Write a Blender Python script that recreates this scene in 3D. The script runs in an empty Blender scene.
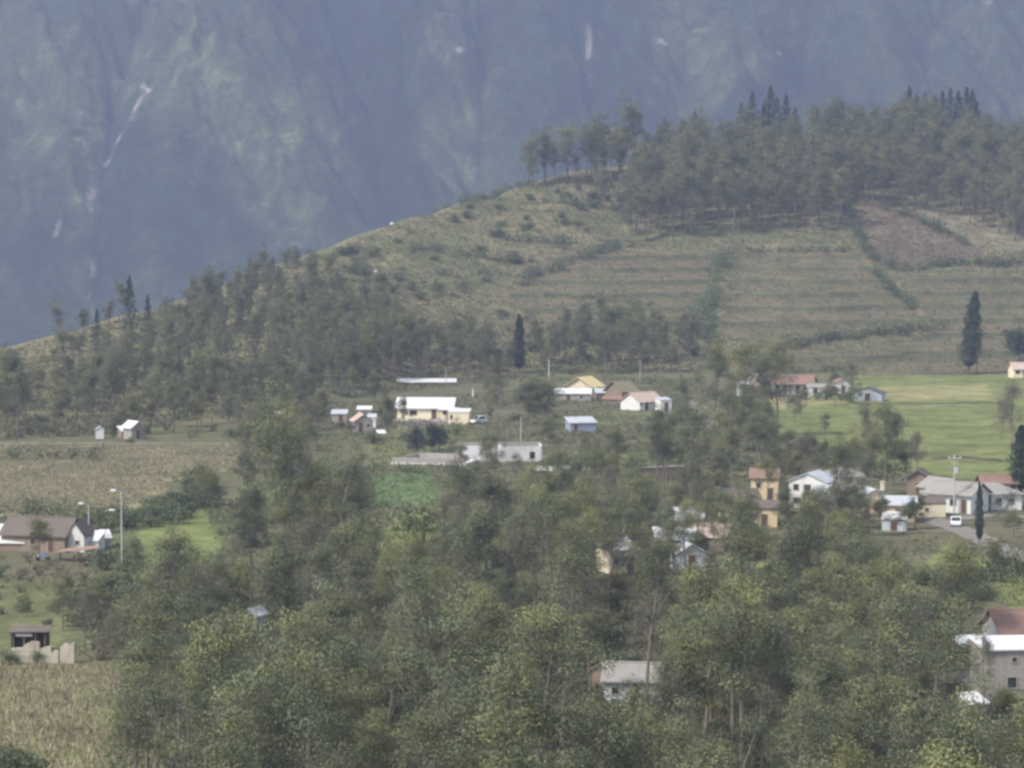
import bpy, math, random
import numpy as np

SC = bpy.context.scene
COL = SC.collection
rnd = random.Random(7)
R = math.radians

# ------------------------------------------------------------------ camera maths
F = 2904.0; CAMZ = 42.0; PITCH = math.atan(168.0 / F)
cp, sp = math.cos(PITCH), math.sin(PITCH)

# ------------------------------------------------------------------ noise
_T = np.random.RandomState(11).rand(256, 256)
def vnoise(x, y):
    x = np.asarray(x, float); y = np.asarray(y, float)
    xi = np.floor(x).astype(int); yi = np.floor(y).astype(int)
    fx = x - xi; fy = y - yi
    fx = fx * fx * (3 - 2 * fx); fy = fy * fy * (3 - 2 * fy)
    a = _T[xi & 255, yi & 255]; b = _T[(xi + 1) & 255, yi & 255]
    c = _T[xi & 255, (yi + 1) & 255]; d = _T[(xi + 1) & 255, (yi + 1) & 255]
    return (a * (1 - fx) + b * fx) * (1 - fy) + (c * (1 - fx) + d * fx) * fy
def fbm(x, y, o=4):
    s = 0; a = .5; t = 0
    for i in range(o):
        s = s + a * vnoise(x * 2 ** i + 17 * i, y * 2 ** i + 31 * i); t += a; a *= .55
    return s / t
def sstep(a, b, x):
    t = np.clip((x - a) / (b - a), 0, 1); return t * t * (3 - 2 * t)

# ------------------------------------------------------------------ terrain
RU = [-700, -300, 0, 60, 140, 200, 260, 320, 400, 460, 520, 580, 640, 700, 760, 820, 900, 980, 1024, 1300, 1800]
RV = [430, 385, 352, 337, 316, 300, 275, 250, 221, 204, 186, 170, 162, 156, 152, 143, 140, 152, 160, 195, 260]
RDx = [-700, -300, 0, 140, 260, 400, 520, 640, 760, 900, 1024, 1300, 1800]
RD = [780, 800, 830, 870, 930, 1000, 1080, 1140, 1180, 1220, 1200, 1150, 1100]
BUx = [-700, -300, 0, 200, 330, 420, 520, 700, 780, 900, 1024, 1300, 1800]
BD = [540, 545, 560, 580, 650, 735, 760, 770, 745, 775, 790, 800, 800]
def base_h(x, y):
    x = np.asarray(x, float); y = np.asarray(y, float)
    ys = np.maximum(y, 5)
    u = 512 + F * x / ys
    Dr = np.interp(u, RDx, RD); vr = np.interp(u, RU, RV); Db = np.interp(u, BUx, BD)
    vb = 216 + F * CAMZ / Db
    t = np.clip((ys - Db) / (Dr - Db), 0, 1)
    v = vb + (vr - vb) * t
    zh = CAMZ - (v - 216) * np.minimum(ys, Dr) / F
    s = np.maximum(ys - Dr, 0)
    zb = zh - .35 * (np.sqrt(s * s + 1600) - 40)
    z = np.where(ys < Db, 0, np.where(ys < Dr, zh, np.maximum(zb, -90)))
    near = 38 * np.clip(1 - y / 150, 0, 3) ** 2
    hill = np.clip((ys - Db) / 60, 0, 1)
    n = (fbm(x / 38, y / 38, 3) - .5) * 5.0 * hill + (fbm(x / 9 + 5, y / 9, 2) - .5) * 1.3 * hill
    n = n + (fbm(x / 25 + 9, y / 25, 2) - .5) * .35
    return z + near + n
TERR = []          # world polygons with terraces, filled below
def inpoly(x, y, poly):
    x = np.asarray(x, float); y = np.asarray(y, float)
    r = np.zeros(x.shape, bool); n = len(poly)
    for i in range(n):
        x1, y1 = poly[i]; x2, y2 = poly[(i + 1) % n]
        if y1 == y2: continue
        c = ((y1 > y) != (y2 > y)) & (x < (x2 - x1) * (y - y1) / (y2 - y1) + x1)
        r ^= c
    return r
TSTEP = 3.6
def hgt(x, y):
    z = base_h(x, y)
    if TERR:
        zs = np.asarray(z / TSTEP); fl = np.floor(zs); fr = zs - fl
        zt = (fl + sstep(.7, 1.0, fr)) * TSTEP
        m = np.zeros(np.shape(z), bool)
        for p in TERR: m |= inpoly(x, y, p)
        z = np.where(m, z * .6 + zt * .4, z)
    return z
_YS = np.concatenate([np.arange(40, 1400, .8), np.arange(1400, 2300, 5)])
def P(u, v, hf=None):
    """ground point seen at a picture position"""
    hf = hf or hgt
    dx = (u - 512) / F; dz = -(v - 384) / F
    fy = cp + dz * sp; fz = -sp + dz * cp
    zs = CAMZ + _YS * fz / fy; xs = _YS * dx / fy
    h = hf(xs, _YS)
    k = np.nonzero(h >= zs)[0]
    k = k[0] if len(k) and _YS[k[0]] < 1300 else int(np.argmax(np.where(_YS < 1260, (h - zs) / _YS, -9)))
    return float(xs[k]), float(_YS[k]), float(h[k])
def PX(x, y, z):
    """picture position of a world point (only used to sort and to word the labels)"""
    q = z - CAMZ
    d = y * cp - q * sp; h = y * sp + q * cp
    return 512 + F * x / d, 384 - F * h / d
def WP(pts):
    return [P(u, v, base_h)[:2] for u, v in pts]

# ------------------------------------------------------------------ materials
def mat(name): 
    m = bpy.data.materials.new(name); m.use_nodes = True
    return m, m.node_tree.nodes, m.node_tree.links
def node(N, t, **k):
    n = N.new(t)
    for a, b in k.items():
        if a in ('operation', 'blend_type', 'data_type', 'attribute_name', 'noise_dimensions', 'musgrave_type', 'wave_type', 'bands_direction', 'sky_type', 'clamp_factor', 'attribute_type'):
            setattr(n, a, b)
        else: n.inputs[a].default_value = b
    return n
def surf(name, col, rough=.85, var=.25, scale=1.5, dirt=None, dirt_amt=.4, metal=0, bump=.0, stripes=0, spec=.3):
    m, N, L = mat(name); b = N['Principled BSDF']
    b.inputs['Roughness'].default_value = rough; b.inputs['Metallic'].default_value = metal
    b.inputs['Specular IOR Level'].default_value = spec
    tc = N.new('ShaderNodeTexCoord')
    n1 = node(N, 'ShaderNodeTexNoise', Scale=scale, Detail=6.0, Roughness=.65)
    L.new(tc.outputs['Object'], n1.inputs['Vector'])
    n2 = node(N, 'ShaderNodeTexNoise', Scale=scale * .35, Detail=5.0, Roughness=.7)
    mp = N.new('ShaderNodeMapping'); mp.inputs['Scale'].default_value = (1, 1, .35); mp.inputs['Location'].default_value = (7, 3, 2)
    L.new(tc.outputs['Object'], mp.inputs['Vector']); L.new(mp.outputs[0], n2.inputs['Vector'])
    mx = N.new('ShaderNodeMix'); mx.data_type = 'RGBA'
    mx.inputs[6].default_value = tuple(c * (1 - var) for c in col) + (1,)
    mx.inputs[7].default_value = tuple(min(c * (1 + var), .9) for c in col) + (1,)
    L.new(n1.outputs[0], mx.inputs[0])
    out = mx.outputs[2]
    if dirt:
        rr = N.new('ShaderNodeMapRange'); rr.inputs[1].default_value = .52; rr.inputs[2].default_value = .72; rr.inputs[4].default_value = dirt_amt
        L.new(n2.outputs[0], rr.inputs[0])
        m2 = N.new('ShaderNodeMix'); m2.data_type = 'RGBA'; m2.inputs[7].default_value = tuple(dirt) + (1,)
        L.new(out, m2.inputs[6]); L.new(rr.outputs[0], m2.inputs[0]); out = m2.outputs[2]
    if stripes:
        w = node(N, 'ShaderNodeTexWave', Scale=stripes); w.bands_direction = 'X'
        L.new(tc.outputs['Object'], w.inputs['Vector'])
        bp = N.new('ShaderNodeBump'); bp.inputs['Strength'].default_value = .5; bp.inputs['Distance'].default_value = .05
        L.new(w.outputs[0], bp.inputs['Height']); L.new(bp.outputs[0], b.inputs['Normal'])
    elif bump:
        bp = N.new('ShaderNodeBump'); bp.inputs['Strength'].default_value = bump; bp.inputs['Distance'].default_value = .1
        L.new(n1.outputs[0], bp.inputs['Height']); L.new(bp.outputs[0], b.inputs['Normal'])
    L.new(out, b.inputs['Base Color'])
    return m
def leafmat(name, stops, transl=.28, ovar=.42, gain=1.0):
    m, N, L = mat(name); b = N['Principled BSDF']
    b.inputs['Roughness'].default_value = .6; b.inputs['Specular IOR Level'].default_value = .25
    at = N.new('ShaderNodeAttribute'); at.attribute_name = 'tint'
    oi = N.new('ShaderNodeObjectInfo')
    r = N.new('ShaderNodeMath'); r.operation = 'MULTIPLY_ADD'; r.inputs[1].default_value = ovar; r.inputs[2].default_value = -ovar / 2
    L.new(oi.outputs['Random'], r.inputs[0])
    ad = N.new('ShaderNodeMath'); ad.operation = 'ADD'; ad.use_clamp = True
    sx = N.new('ShaderNodeSeparateColor'); L.new(at.outputs['Color'], sx.inputs[0])
    L.new(r.outputs[0], ad.inputs[0]); L.new(sx.outputs[0], ad.inputs[1])
    cr = N.new('ShaderNodeValToRGB'); e = cr.color_ramp.elements
    e[0].position = stops[0][0]; e[0].color = tuple(stops[0][1]) + (1,)
    e[1].position = stops[-1][0]; e[1].color = tuple(stops[-1][1]) + (1,)
    for p_, c_ in stops[1:-1]:
        k = e.new(p_); k.color = tuple(c_) + (1,)
    L.new(ad.outputs[0], cr.inputs[0])
    hv = N.new('ShaderNodeHueSaturation')
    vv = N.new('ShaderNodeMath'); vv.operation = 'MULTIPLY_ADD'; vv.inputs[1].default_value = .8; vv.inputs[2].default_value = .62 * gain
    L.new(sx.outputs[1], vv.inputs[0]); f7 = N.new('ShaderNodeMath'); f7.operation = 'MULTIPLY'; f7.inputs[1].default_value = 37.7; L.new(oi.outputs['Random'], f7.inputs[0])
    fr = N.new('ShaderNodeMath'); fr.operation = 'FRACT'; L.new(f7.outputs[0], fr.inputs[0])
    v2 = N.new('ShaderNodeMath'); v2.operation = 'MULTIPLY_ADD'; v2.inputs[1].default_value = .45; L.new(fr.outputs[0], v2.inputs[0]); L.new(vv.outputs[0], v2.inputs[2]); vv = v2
    tw = N.new('ShaderNodeMix'); tw.data_type = 'RGBA'; tw.inputs[7].default_value = (.17, .15, .11, 1)
    L.new(sx.outputs[2], tw.inputs[0]); L.new(cr.outputs[0], tw.inputs[6])
    L.new(vv.outputs[0], hv.inputs['Value']); L.new(tw.outputs[2], hv.inputs['Color']); hv.inputs['Saturation'].default_value = .85
    L.new(hv.outputs[0], b.inputs['Base Color'])
    tr = N.new('ShaderNodeBsdfTranslucent'); L.new(hv.outputs[0], tr.inputs[0])
    ms = N.new('ShaderNodeMixShader'); ms.inputs[0].default_value = transl
    L.new(b.outputs[0], ms.inputs[1]); L.new(tr.outputs[0], ms.inputs[2])
    L.new(ms.outputs[0], N['Material Output'].inputs[0])
    return m

M = {}
M['euc'] = leafmat('eucalyptus leaves', [(0, (.066, .078, .045)), (.35, (.088, .104, .056)), (.6, (.112, .13, .062)), (.85, (.145, .158, .058)), (1, (.175, .18, .055))])
M['broad'] = leafmat('broad leaves', [(0, (.045, .058, .028)), (.4, (.07, .085, .04)), (.7, (.11, .12, .048)), (1, (.15, .152, .052))])
M['dry'] = leafmat('dry leaves', [(0, (.078, .074, .048)), (.5, (.108, .106, .066)), (1, (.14, .14, .078))])
M['dark'] = leafmat('dark needles', [(0, (.022, .036, .024)), (.5, (.034, .052, .032)), (1, (.055, .075, .042))], transl=.1)
M['bluegum'] = leafmat('blue green leaves', [(0, (.06, .09, .075)), (.5, (.09, .125, .105)), (1, (.13, .16, .13))])
M['bush'] = leafmat('bush leaves', [(0, (.055, .075, .036)), (.5, (.09, .115, .052)), (1, (.14, .155, .068))])
M['lime'] = leafmat('light green leaves', [(0, (.09, .125, .04)), (.5, (.13, .165, .055)), (1, (.18, .205, .075))])
M['straw'] = leafmat('dry maize leaves', [(0, (.15, .14, .075)), (.5, (.22, .20, .115)), (1, (.30, .27, .165))], transl=.3)
M['tuft'] = leafmat('rough grass', [(0, (.09, .10, .045)), (.3, (.125, .128, .06)), (.65, (.17, .16, .08)), (1, (.23, .205, .115))], transl=.3)
M['bark'] = surf('pale bark', (.165, .145, .118), .9, .4, 3, (.1, .08, .06), .6)
M['darkbark'] = surf('brown bark', (.11, .09, .07), .9, .4, 3)
M['w_roof'] = surf('white metal roof', (.68, .69, .70), .5, .08, 1.2, (.5, .46, .4), .25, stripes=6)
M['b_roof'] = surf('weathered zinc roof', (.50, .53, .57), .5, .12, 1.5, (.3, .25, .2), .5, stripes=6)
M['g_roof'] = surf('grey fibre cement roof', (.30, .29, .27), .85, .2, 1.5, (.14, .12, .1), .5, stripes=6)
M['d_roof'] = surf('old dark tile roof', (.13, .11, .095), .9, .25, 2.5, (.2, .17, .14), .5, bump=.5)
M['t_roof'] = surf('terracotta tile roof', (.26, .165, .13), .85, .25, 3, (.16, .1, .08), .6, stripes=9)
M['s_roof'] = surf('salmon roof', (.50, .38, .32), .8, .15, 2, (.6, .58, .55), .7, stripes=6)
M['y_roof'] = surf('yellow roof', (.66, .56, .27), .7, .1, 2, (.5, .45, .3), .4, stripes=6)
M['o_roof'] = surf('mossy roof', (.22, .20, .12), .9, .25, 2, (.12, .1, .07), .5, stripes=6)
M['r_roof'] = surf('rusty sheet roof', (.27, .17, .12), .85, .25, 2, (.4, .35, .3), .5, stripes=6)
M['cream'] = surf('cream plaster', (.72, .64, .46), .9, .08, 1.5, (.45, .36, .25), .35)
M['peach'] = surf('peach plaster', (.62, .54, .41), .9, .1, 1.5, (.42, .32, .22), .4)
M['ochre'] = surf('ochre plaster', (.60, .49, .31), .9, .1, 1.5, (.42, .3, .2), .4)
M['white'] = surf('white plaster', (.62, .62, .60), .9, .08, 1.5, (.38, .36, .32), .5)
M['bluew'] = surf('pale blue plaster', (.44, .48, .52), .9, .1, 1.5, (.3, .3, .28), .5)
M['greyw'] = surf('grey block', (.30, .28, .26), .95, .2, 2.5, (.18, .16, .13), .6, bump=.3)
M['brownw'] = surf('adobe', (.23, .18, .14), .95, .2, 2, (.13, .1, .08), .5, bump=.3)
M['stone'] = surf('rough stone', (.42, .38, .31), .95, .3, 2.5, (.2, .17, .12), .7, bump=.6)
M['pipe'] = surf('zinc', (.4, .42, .44), .5, .1, 2)
M['wood'] = surf('brown wood', (.10, .06, .045), .8, .2, 3)
M['glass'] = surf('dark glass', (.03, .032, .035), .25, .2, 2, spec=.5)
M['frame'] = surf('frame paint', (.35, .3, .25), .7, .1, 2)
M['conc'] = surf('concrete', (.42, .41, .39), .9, .12, 2, (.25, .23, .2), .4)
M['slab'] = surf('pale slab', (.58, .58, .58), .9, .15, .6, (.25, .22, .19), .6)
M['road'] = surf('gravel road', (.19, .175, .15), .95, .18, .5, (.13, .12, .09), .5, bump=.3)
M['asph'] = surf('asphalt', (.15, .15, .15), .9, .15, .5, (.2, .18, .15), .5)
M['paintw'] = surf('white car paint', (.75, .76, .77), .3, .03, 1, spec=.5)
M['rubber'] = surf('rubber', (.03, .03, .03), .8, .1, 2)
M['cloth'] = surf('blue grey tarp', (.26, .3, .38), .7, .2, 2)
M['bluec'] = surf('blue plastic', (.07, .12, .28), .6, .2, 2)
M['awning'] = surf('brown sheet', (.30, .2, .15), .8, .2, 2)
M['rockp'] = surf('pale boulder', (.6, .57, .5), .9, .2, 1)

# ------------------------------------------------------------------ object helpers
def link(name, me, m, parent=None, smooth=False):
    o = bpy.data.objects.new(name, me); COL.objects.link(o)
    if m and not me.materials: me.materials.append(m)
    if parent: o.parent = parent
    return o
def thing(name, label, cat, loc, rz=0, group=None, scale=None):
    o = bpy.data.objects.new(name, None); COL.objects.link(o)
    o.location = loc; o.rotation_euler = (0, 0, rz); o.empty_display_size = .5
    if scale is not None: o.scale = scale
    o['label'] = label; o['category'] = cat
    if group: o['group'] = group
    return o
def tag(o, label=None, cat=None, group=None, kind=None):
    if label: o['label'] = label
    if cat: o['category'] = cat
    if group: o['group'] = group
    if kind: o['kind'] = kind
    return o
class MB:
    def __init__(s): s.v = []; s.f = []
    def box(s, c, d, rz=0, taper=1):
        cx, cy, cz = c; hx, hy, hz = d[0] / 2, d[1] / 2, d[2] / 2
        b = len(s.v); ca, sa = math.cos(rz), math.sin(rz)
        for k in (-1, 1):
            q = taper if k > 0 else 1
            for i, j in ((-1, -1), (1, -1), (1, 1), (-1, 1)):
                x, y = i * hx * q, j * hy * q
                s.v.append((cx + x * ca - y * sa, cy + x * sa + y * ca, cz + k * hz))
        for f in ((3, 2, 1, 0), (4, 5, 6, 7), (0, 1, 5, 4), (1, 2, 6, 5), (2, 3, 7, 6), (3, 0, 4, 7)):
            s.f.append(tuple(b + i for i in f))
        return s
    def slab(s, q, t):
        """four corners (upper surface, anticlockwise seen from above), thickness t downwards"""
        b = len(s.v)
        for p in q: s.v.append((p[0], p[1], p[2] - t))
        for p in q: s.v.append(tuple(p))
        for f in ((3, 2, 1, 0), (4, 5, 6, 7), (0, 1, 5, 4), (1, 2, 6, 5), (2, 3, 7, 6), (3, 0, 4, 7)):
            s.f.append(tuple(b + i for i in f))
        return s
    def prism(s, prof, x0, x1):
        """profile of (y,z) run along x"""
        b = len(s.v); n = len(prof)
        for x in (x0, x1):
            for y, z in prof: s.v.append((x, y, z))
        s.f.append(tuple(b + i for i in range(n))[::-1]); s.f.append(tuple(b + n + i for i in range(n)))
        for i in range(n):
            j = (i + 1) % n; s.f.append((b + i, b + j, b + n + j, b + n + i))
        return s
    def tube(s, path, rad, n=6):
        b = len(s.v); m = len(path)
        for i, p in enumerate(path):
            p = np.array(p); q = np.array(path[min(i + 1, m - 1)]) - np.array(path[max(i - 1, 0)])
            q = q / (np.linalg.norm(q) + 1e-9)
            a = np.cross(q, (0, 0, 1.)) if abs(q[2]) < .95 else np.cross(q, (1., 0, 0))
            a /= np.linalg.norm(a) + 1e-9; c = np.cross(q, a)
            r = rad[i] if hasattr(rad, '__len__') else rad
            for k in range(n):
                w = 2 * math.pi * k / n
                s.v.append(tuple(p + r * (math.cos(w) * a + math.sin(w) * c)))
        for i in range(m - 1):
            for k in range(n):
                l = (k + 1) % n
                s.f.append((b + i * n + k, b + i * n + l, b + (i + 1) * n + l, b + (i + 1) * n + k))
        s.f.append(tuple(b + (m - 1) * n + k for k in range(n))); s.f.append(tuple(b + k for k in range(n))[::-1])
        return s
    def mesh(s, name='m'):
        me = bpy.data.meshes.new(name); me.from_pydata(s.v, [], s.f); me.update(); return me
    def build(s, name, m, parent=None):
        return link(name, s.mesh(name), m, parent)
def npmesh(name, V, n_per, tint=None):
    """V (k*n_per,3): separate polygons of n_per corners"""
    nv = len(V); nf = nv // n_per
    me = bpy.data.meshes.new(name)
    me.vertices.add(nv); me.vertices.foreach_set('co', np.ascontiguousarray(V, np.float32).ravel())
    me.loops.add(nv); me.loops.foreach_set('vertex_index', np.arange(nv, dtype=np.int32))
    me.polygons.add(nf); me.polygons.foreach_set('loop_start', np.arange(0, nv, n_per, dtype=np.int32))
    try: me.polygons.foreach_set('loop_total', np.full(nf, n_per, np.int32))
    except Exception: pass
    if tint is not None:
        a = me.attributes.new('tint', 'FLOAT_COLOR', 'POINT')
        c = np.ones((nv, 4), np.float32); c[:, 2] = 0; c[:, :tint.shape[1]] = tint
        a.data.foreach_set('color', c.ravel())
    me.update(calc_edges=True)
    return me
def gridmesh(name, X, Y, Z, colors):
    r, c = X.shape
    me = bpy.data.meshes.new(name)
    V = np.stack([X, Y, Z], -1).reshape(-1, 3)
    i = np.arange(r * c).reshape(r, c)
    q = np.stack([i[:-1, :-1], i[:-1, 1:], i[1:, 1:], i[1:, :-1]], -1).reshape(-1, 4)
    me.vertices.add(len(V)); me.vertices.foreach_set('co', V.astype(np.float32).ravel())
    me.loops.add(q.size); me.loops.foreach_set('vertex_index', q.astype(np.int32).ravel())
    me.polygons.add(len(q)); me.polygons.foreach_set('loop_start', np.arange(0, q.size, 4, dtype=np.int32))
    try: me.polygons.foreach_set('loop_total', np.full(len(q), 4, np.int32))
    except Exception: pass
    me.polygons.foreach_set('use_smooth', np.ones(len(q), bool))
    a = me.attributes.new('cover', 'FLOAT_COLOR', 'POINT')
    cc = np.ones((len(V), 4), np.float32); cc[:, :3] = colors.reshape(-1, 3)
    a.data.foreach_set('color', cc.ravel())
    me.update(calc_edges=True)
    return me
def covermat(name, scales, amp, bump=.4, bdist=.3, rough=.95):
    m, N, L = mat(name); b = N['Principled BSDF']; b.inputs['Roughness'].default_value = rough
    b.inputs['Specular IOR Level'].default_value = .1
    at = N.new('ShaderNodeAttribute'); at.attribute_name = 'cover'
    tc = N.new('ShaderNodeTexCoord'); col = at.outputs['Color']; first = None
    for s, a in zip(scales, amp):
        n = node(N, 'ShaderNodeTexNoise', Scale=s, Detail=5.0, Roughness=.65); L.new(tc.outputs['Object'], n.inputs['Vector'])
        mr = N.new('ShaderNodeMapRange'); mr.inputs[1].default_value = .3; mr.inputs[2].default_value = .7
        mr.inputs[3].default_value = 1 - a; mr.inputs[4].default_value = 1 + a
        L.new(n.outputs[0], mr.inputs[0])
        mm = N.new('ShaderNodeVectorMath'); mm.operation = 'SCALE'
        L.new(col, mm.inputs[0]); L.new(mr.outputs[0], mm.inputs['Scale']); col = mm.outputs[0]
        first = n
    L.new(col, b.inputs['Base Color'])
    bp = N.new('ShaderNodeBump'); bp.inputs['Strength'].default_value = bump; bp.inputs['Distance'].default_value = bdist
    L.new(first.outputs[0], bp.inputs['Height']); L.new(bp.outputs[0], b.inputs['Normal'])
    return m

# ------------------------------------------------------------------ the ground
TERR_PX = [[(548, 252), (724, 249), (706, 335), (560, 330), (500, 300)],
           [(738, 250), (858, 252), (925, 316), (780, 350), (722, 335)],
           [(895, 274), (1200, 268), (1200, 372), (785, 373), (800, 352), (942, 332)]]
TERR_W = [WP(p) for p in TERR_PX]
TERR.extend(TERR_W)
C = dict(
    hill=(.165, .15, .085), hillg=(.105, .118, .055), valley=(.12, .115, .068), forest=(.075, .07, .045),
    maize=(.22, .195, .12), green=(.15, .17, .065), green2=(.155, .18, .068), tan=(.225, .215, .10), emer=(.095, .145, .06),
    tread=(.135, .118, .072), bank=(.085, .095, .055), plough=(.14, .11, .08), bare=(.2, .18, .155), lawn=(.13, .14, .065),
    stub=(.20, .18, .105), dirt=(.185, .165, .11))
FIELDS = [  # picture outline, colour, edge softness (m)
    ([(470, 395), (1100, 398), (1100, 560), (760, 560), (560, 470)], 'valley', 3),
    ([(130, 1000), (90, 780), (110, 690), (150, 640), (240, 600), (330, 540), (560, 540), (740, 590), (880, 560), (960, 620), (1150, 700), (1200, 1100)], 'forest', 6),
    ([(-60, 443), (255, 443), (245, 470), (172, 482), (150, 506), (60, 517), (-60, 514)], 'maize', 2),
    ([(120, 515), (215, 480), (232, 520), (215, 575), (110, 575), (70, 530)], 'hillg', 2),
    ([(138, 534), (175, 518), (202, 508), (225, 548), (190, 566), (145, 566)], 'green2', 1.0),
    ([(-40, 580), (70, 590), (75, 650), (-40, 655)], 'lawn', 2),
    ([(-60, 666), (108, 668), (165, 780), (160, 860), (-60, 860)], 'stub', 1),
    ([(-60, 754), (110, 752), (112, 759), (-60, 761)], 'green', .4),
    ([(355, 452), (398, 425), (480, 424), (476, 447), (432, 449), (402, 468), (360, 470)], 'lawn', 1),
    ([(392, 419), (458, 417), (465, 425), (400, 429)], 'bare', .6),
    ([(368, 476), (432, 470), (438, 506), (372, 508)], 'emer', .8),
    ([(240, 478), (290, 486), (290, 510), (235, 510)], 'green2', 1),
    ([(375, 530), (440, 505), (450, 560), (378, 562)], 'green2', 1.5),
    ([(530, 452), (600, 450), (700, 452), (690, 478), (590, 470), (530, 476)], 'lawn', 1.5),
    ([(640, 505), (720, 500), (720, 512), (640, 513)], 'lawn', 1),
    ([(545, 418), (680, 408), (690, 418), (560, 428)], 'lawn', 1.5),
    ([(755, 408), (850, 398), (852, 371), (1090, 371), (1090, 475), (990, 480), (900, 474), (790, 452)], 'green', 1.2),
    ([(858, 388), (985, 384), (1002, 399), (862, 402)], 'tan', 1.2),
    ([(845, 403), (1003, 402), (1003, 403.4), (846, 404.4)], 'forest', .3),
    ([(770, 417), (850, 415), (850, 416.6), (770, 418.5)], 'hillg', .3),
    ([(765, 398), (840, 394), (845, 402), (770, 410)], 'tan', 1),
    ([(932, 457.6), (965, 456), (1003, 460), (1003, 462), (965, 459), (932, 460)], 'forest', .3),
    ([(930, 466), (1003, 466), (1003, 478), (930, 478)], 'green2', 1),
    ([(680, 402), (700, 400), (722, 425), (712, 430)], 'dirt', .6),
    ([(735, 560), (870, 560), (870, 590), (735, 590)], 'green2', 2),
    ([(935, 540), (990, 560), (1100, 600), (1100, 640), (985, 600), (930, 575)], 'green', 1.5),
    ([(840, 209), (878, 204), (988, 252), (882, 264)], 'plough', .8),
    ([(836, 196), (960, 210), (1040, 238), (1040, 250), (1000, 252), (880, 204)], 'dirt', 1.2),
    ([(780, 142), (810, 142), (812, 150), (782, 152)], 'tan', 1),
]
def ground_colors(X, Y, Z):
    n1 = fbm(X / 30, Y / 30, 4); n2 = fbm(X / 9 + 40, Y / 9, 4); n3 = fbm(X / 3 + 80, Y / 3, 3)
    u = 512 + F * X / np.maximum(Y, 5)
    Db = np.interp(u, BUx, BD)
    hill = sstep(-25, 25, Y - Db)[..., None]
    c = np.array(C['valley']) * (1 - hill) + hill * np.array(C['hill'])
    g = sstep(.45, .62, n2 * .6 + n1 * .4)[..., None]
    c = c * (1 - g * .75) + np.array(C['hillg']) * g * .75
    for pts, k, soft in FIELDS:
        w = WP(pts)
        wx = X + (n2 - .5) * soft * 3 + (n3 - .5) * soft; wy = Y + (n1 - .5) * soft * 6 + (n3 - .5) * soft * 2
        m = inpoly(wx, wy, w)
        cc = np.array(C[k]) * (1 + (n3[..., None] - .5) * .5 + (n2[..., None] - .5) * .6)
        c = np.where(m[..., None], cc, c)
    for w in TERR_W:
        m = inpoly(X + (n2 - .5) * 4, Y + (n1 - .5) * 6, w)
        zs = base_h(X, Y) / TSTEP; fr = zs - np.floor(zs)
        b = (sstep(.74, .84, fr) * (1 - sstep(.97, 1, fr)))[..., None] * np.clip(n3 * 2.2 - .25, 0, 1)[..., None]
        rw = (.5 + .5 * np.sin(zs * 2 * math.pi * 5))[..., None] * .14
        cc = (np.array(C['tread']) * (1 - .45 * sstep(.5, .65, n1 * .5 + n2 * .5)[..., None]) + np.array(C['hillg']) * .35 * sstep(.5, .65, n1 * .5 + n2 * .5)[..., None]) * (.93 + rw)
        cc = cc * (1 - b) + np.array(C['bank']) * .8 * b
        c = np.where(m[..., None], cc, c)
    return c * (.86 + .28 * n3[..., None])
us = np.arange(-560, 1600, 3.2)
ds = np.concatenate([np.arange(-20, 150, 6.), np.arange(150, 560, 1.1), np.arange(560, 1300, 1.7), np.arange(1300, 2500, 14.)])
Xg = np.zeros((len(ds), len(us))); Yg = np.repeat(ds[:, None], len(us), 1)
Xg = np.maximum(Yg, 60) * ((us[None, :] - 512) / F) * (1 + 40 / np.maximum(Yg, 60))
Zg = hgt(Xg, Yg)
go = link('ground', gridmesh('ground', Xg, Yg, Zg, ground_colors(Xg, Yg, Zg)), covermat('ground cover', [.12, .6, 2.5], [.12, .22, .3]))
tag(go, kind='structure')
del Xg, Yg, Zg

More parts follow.
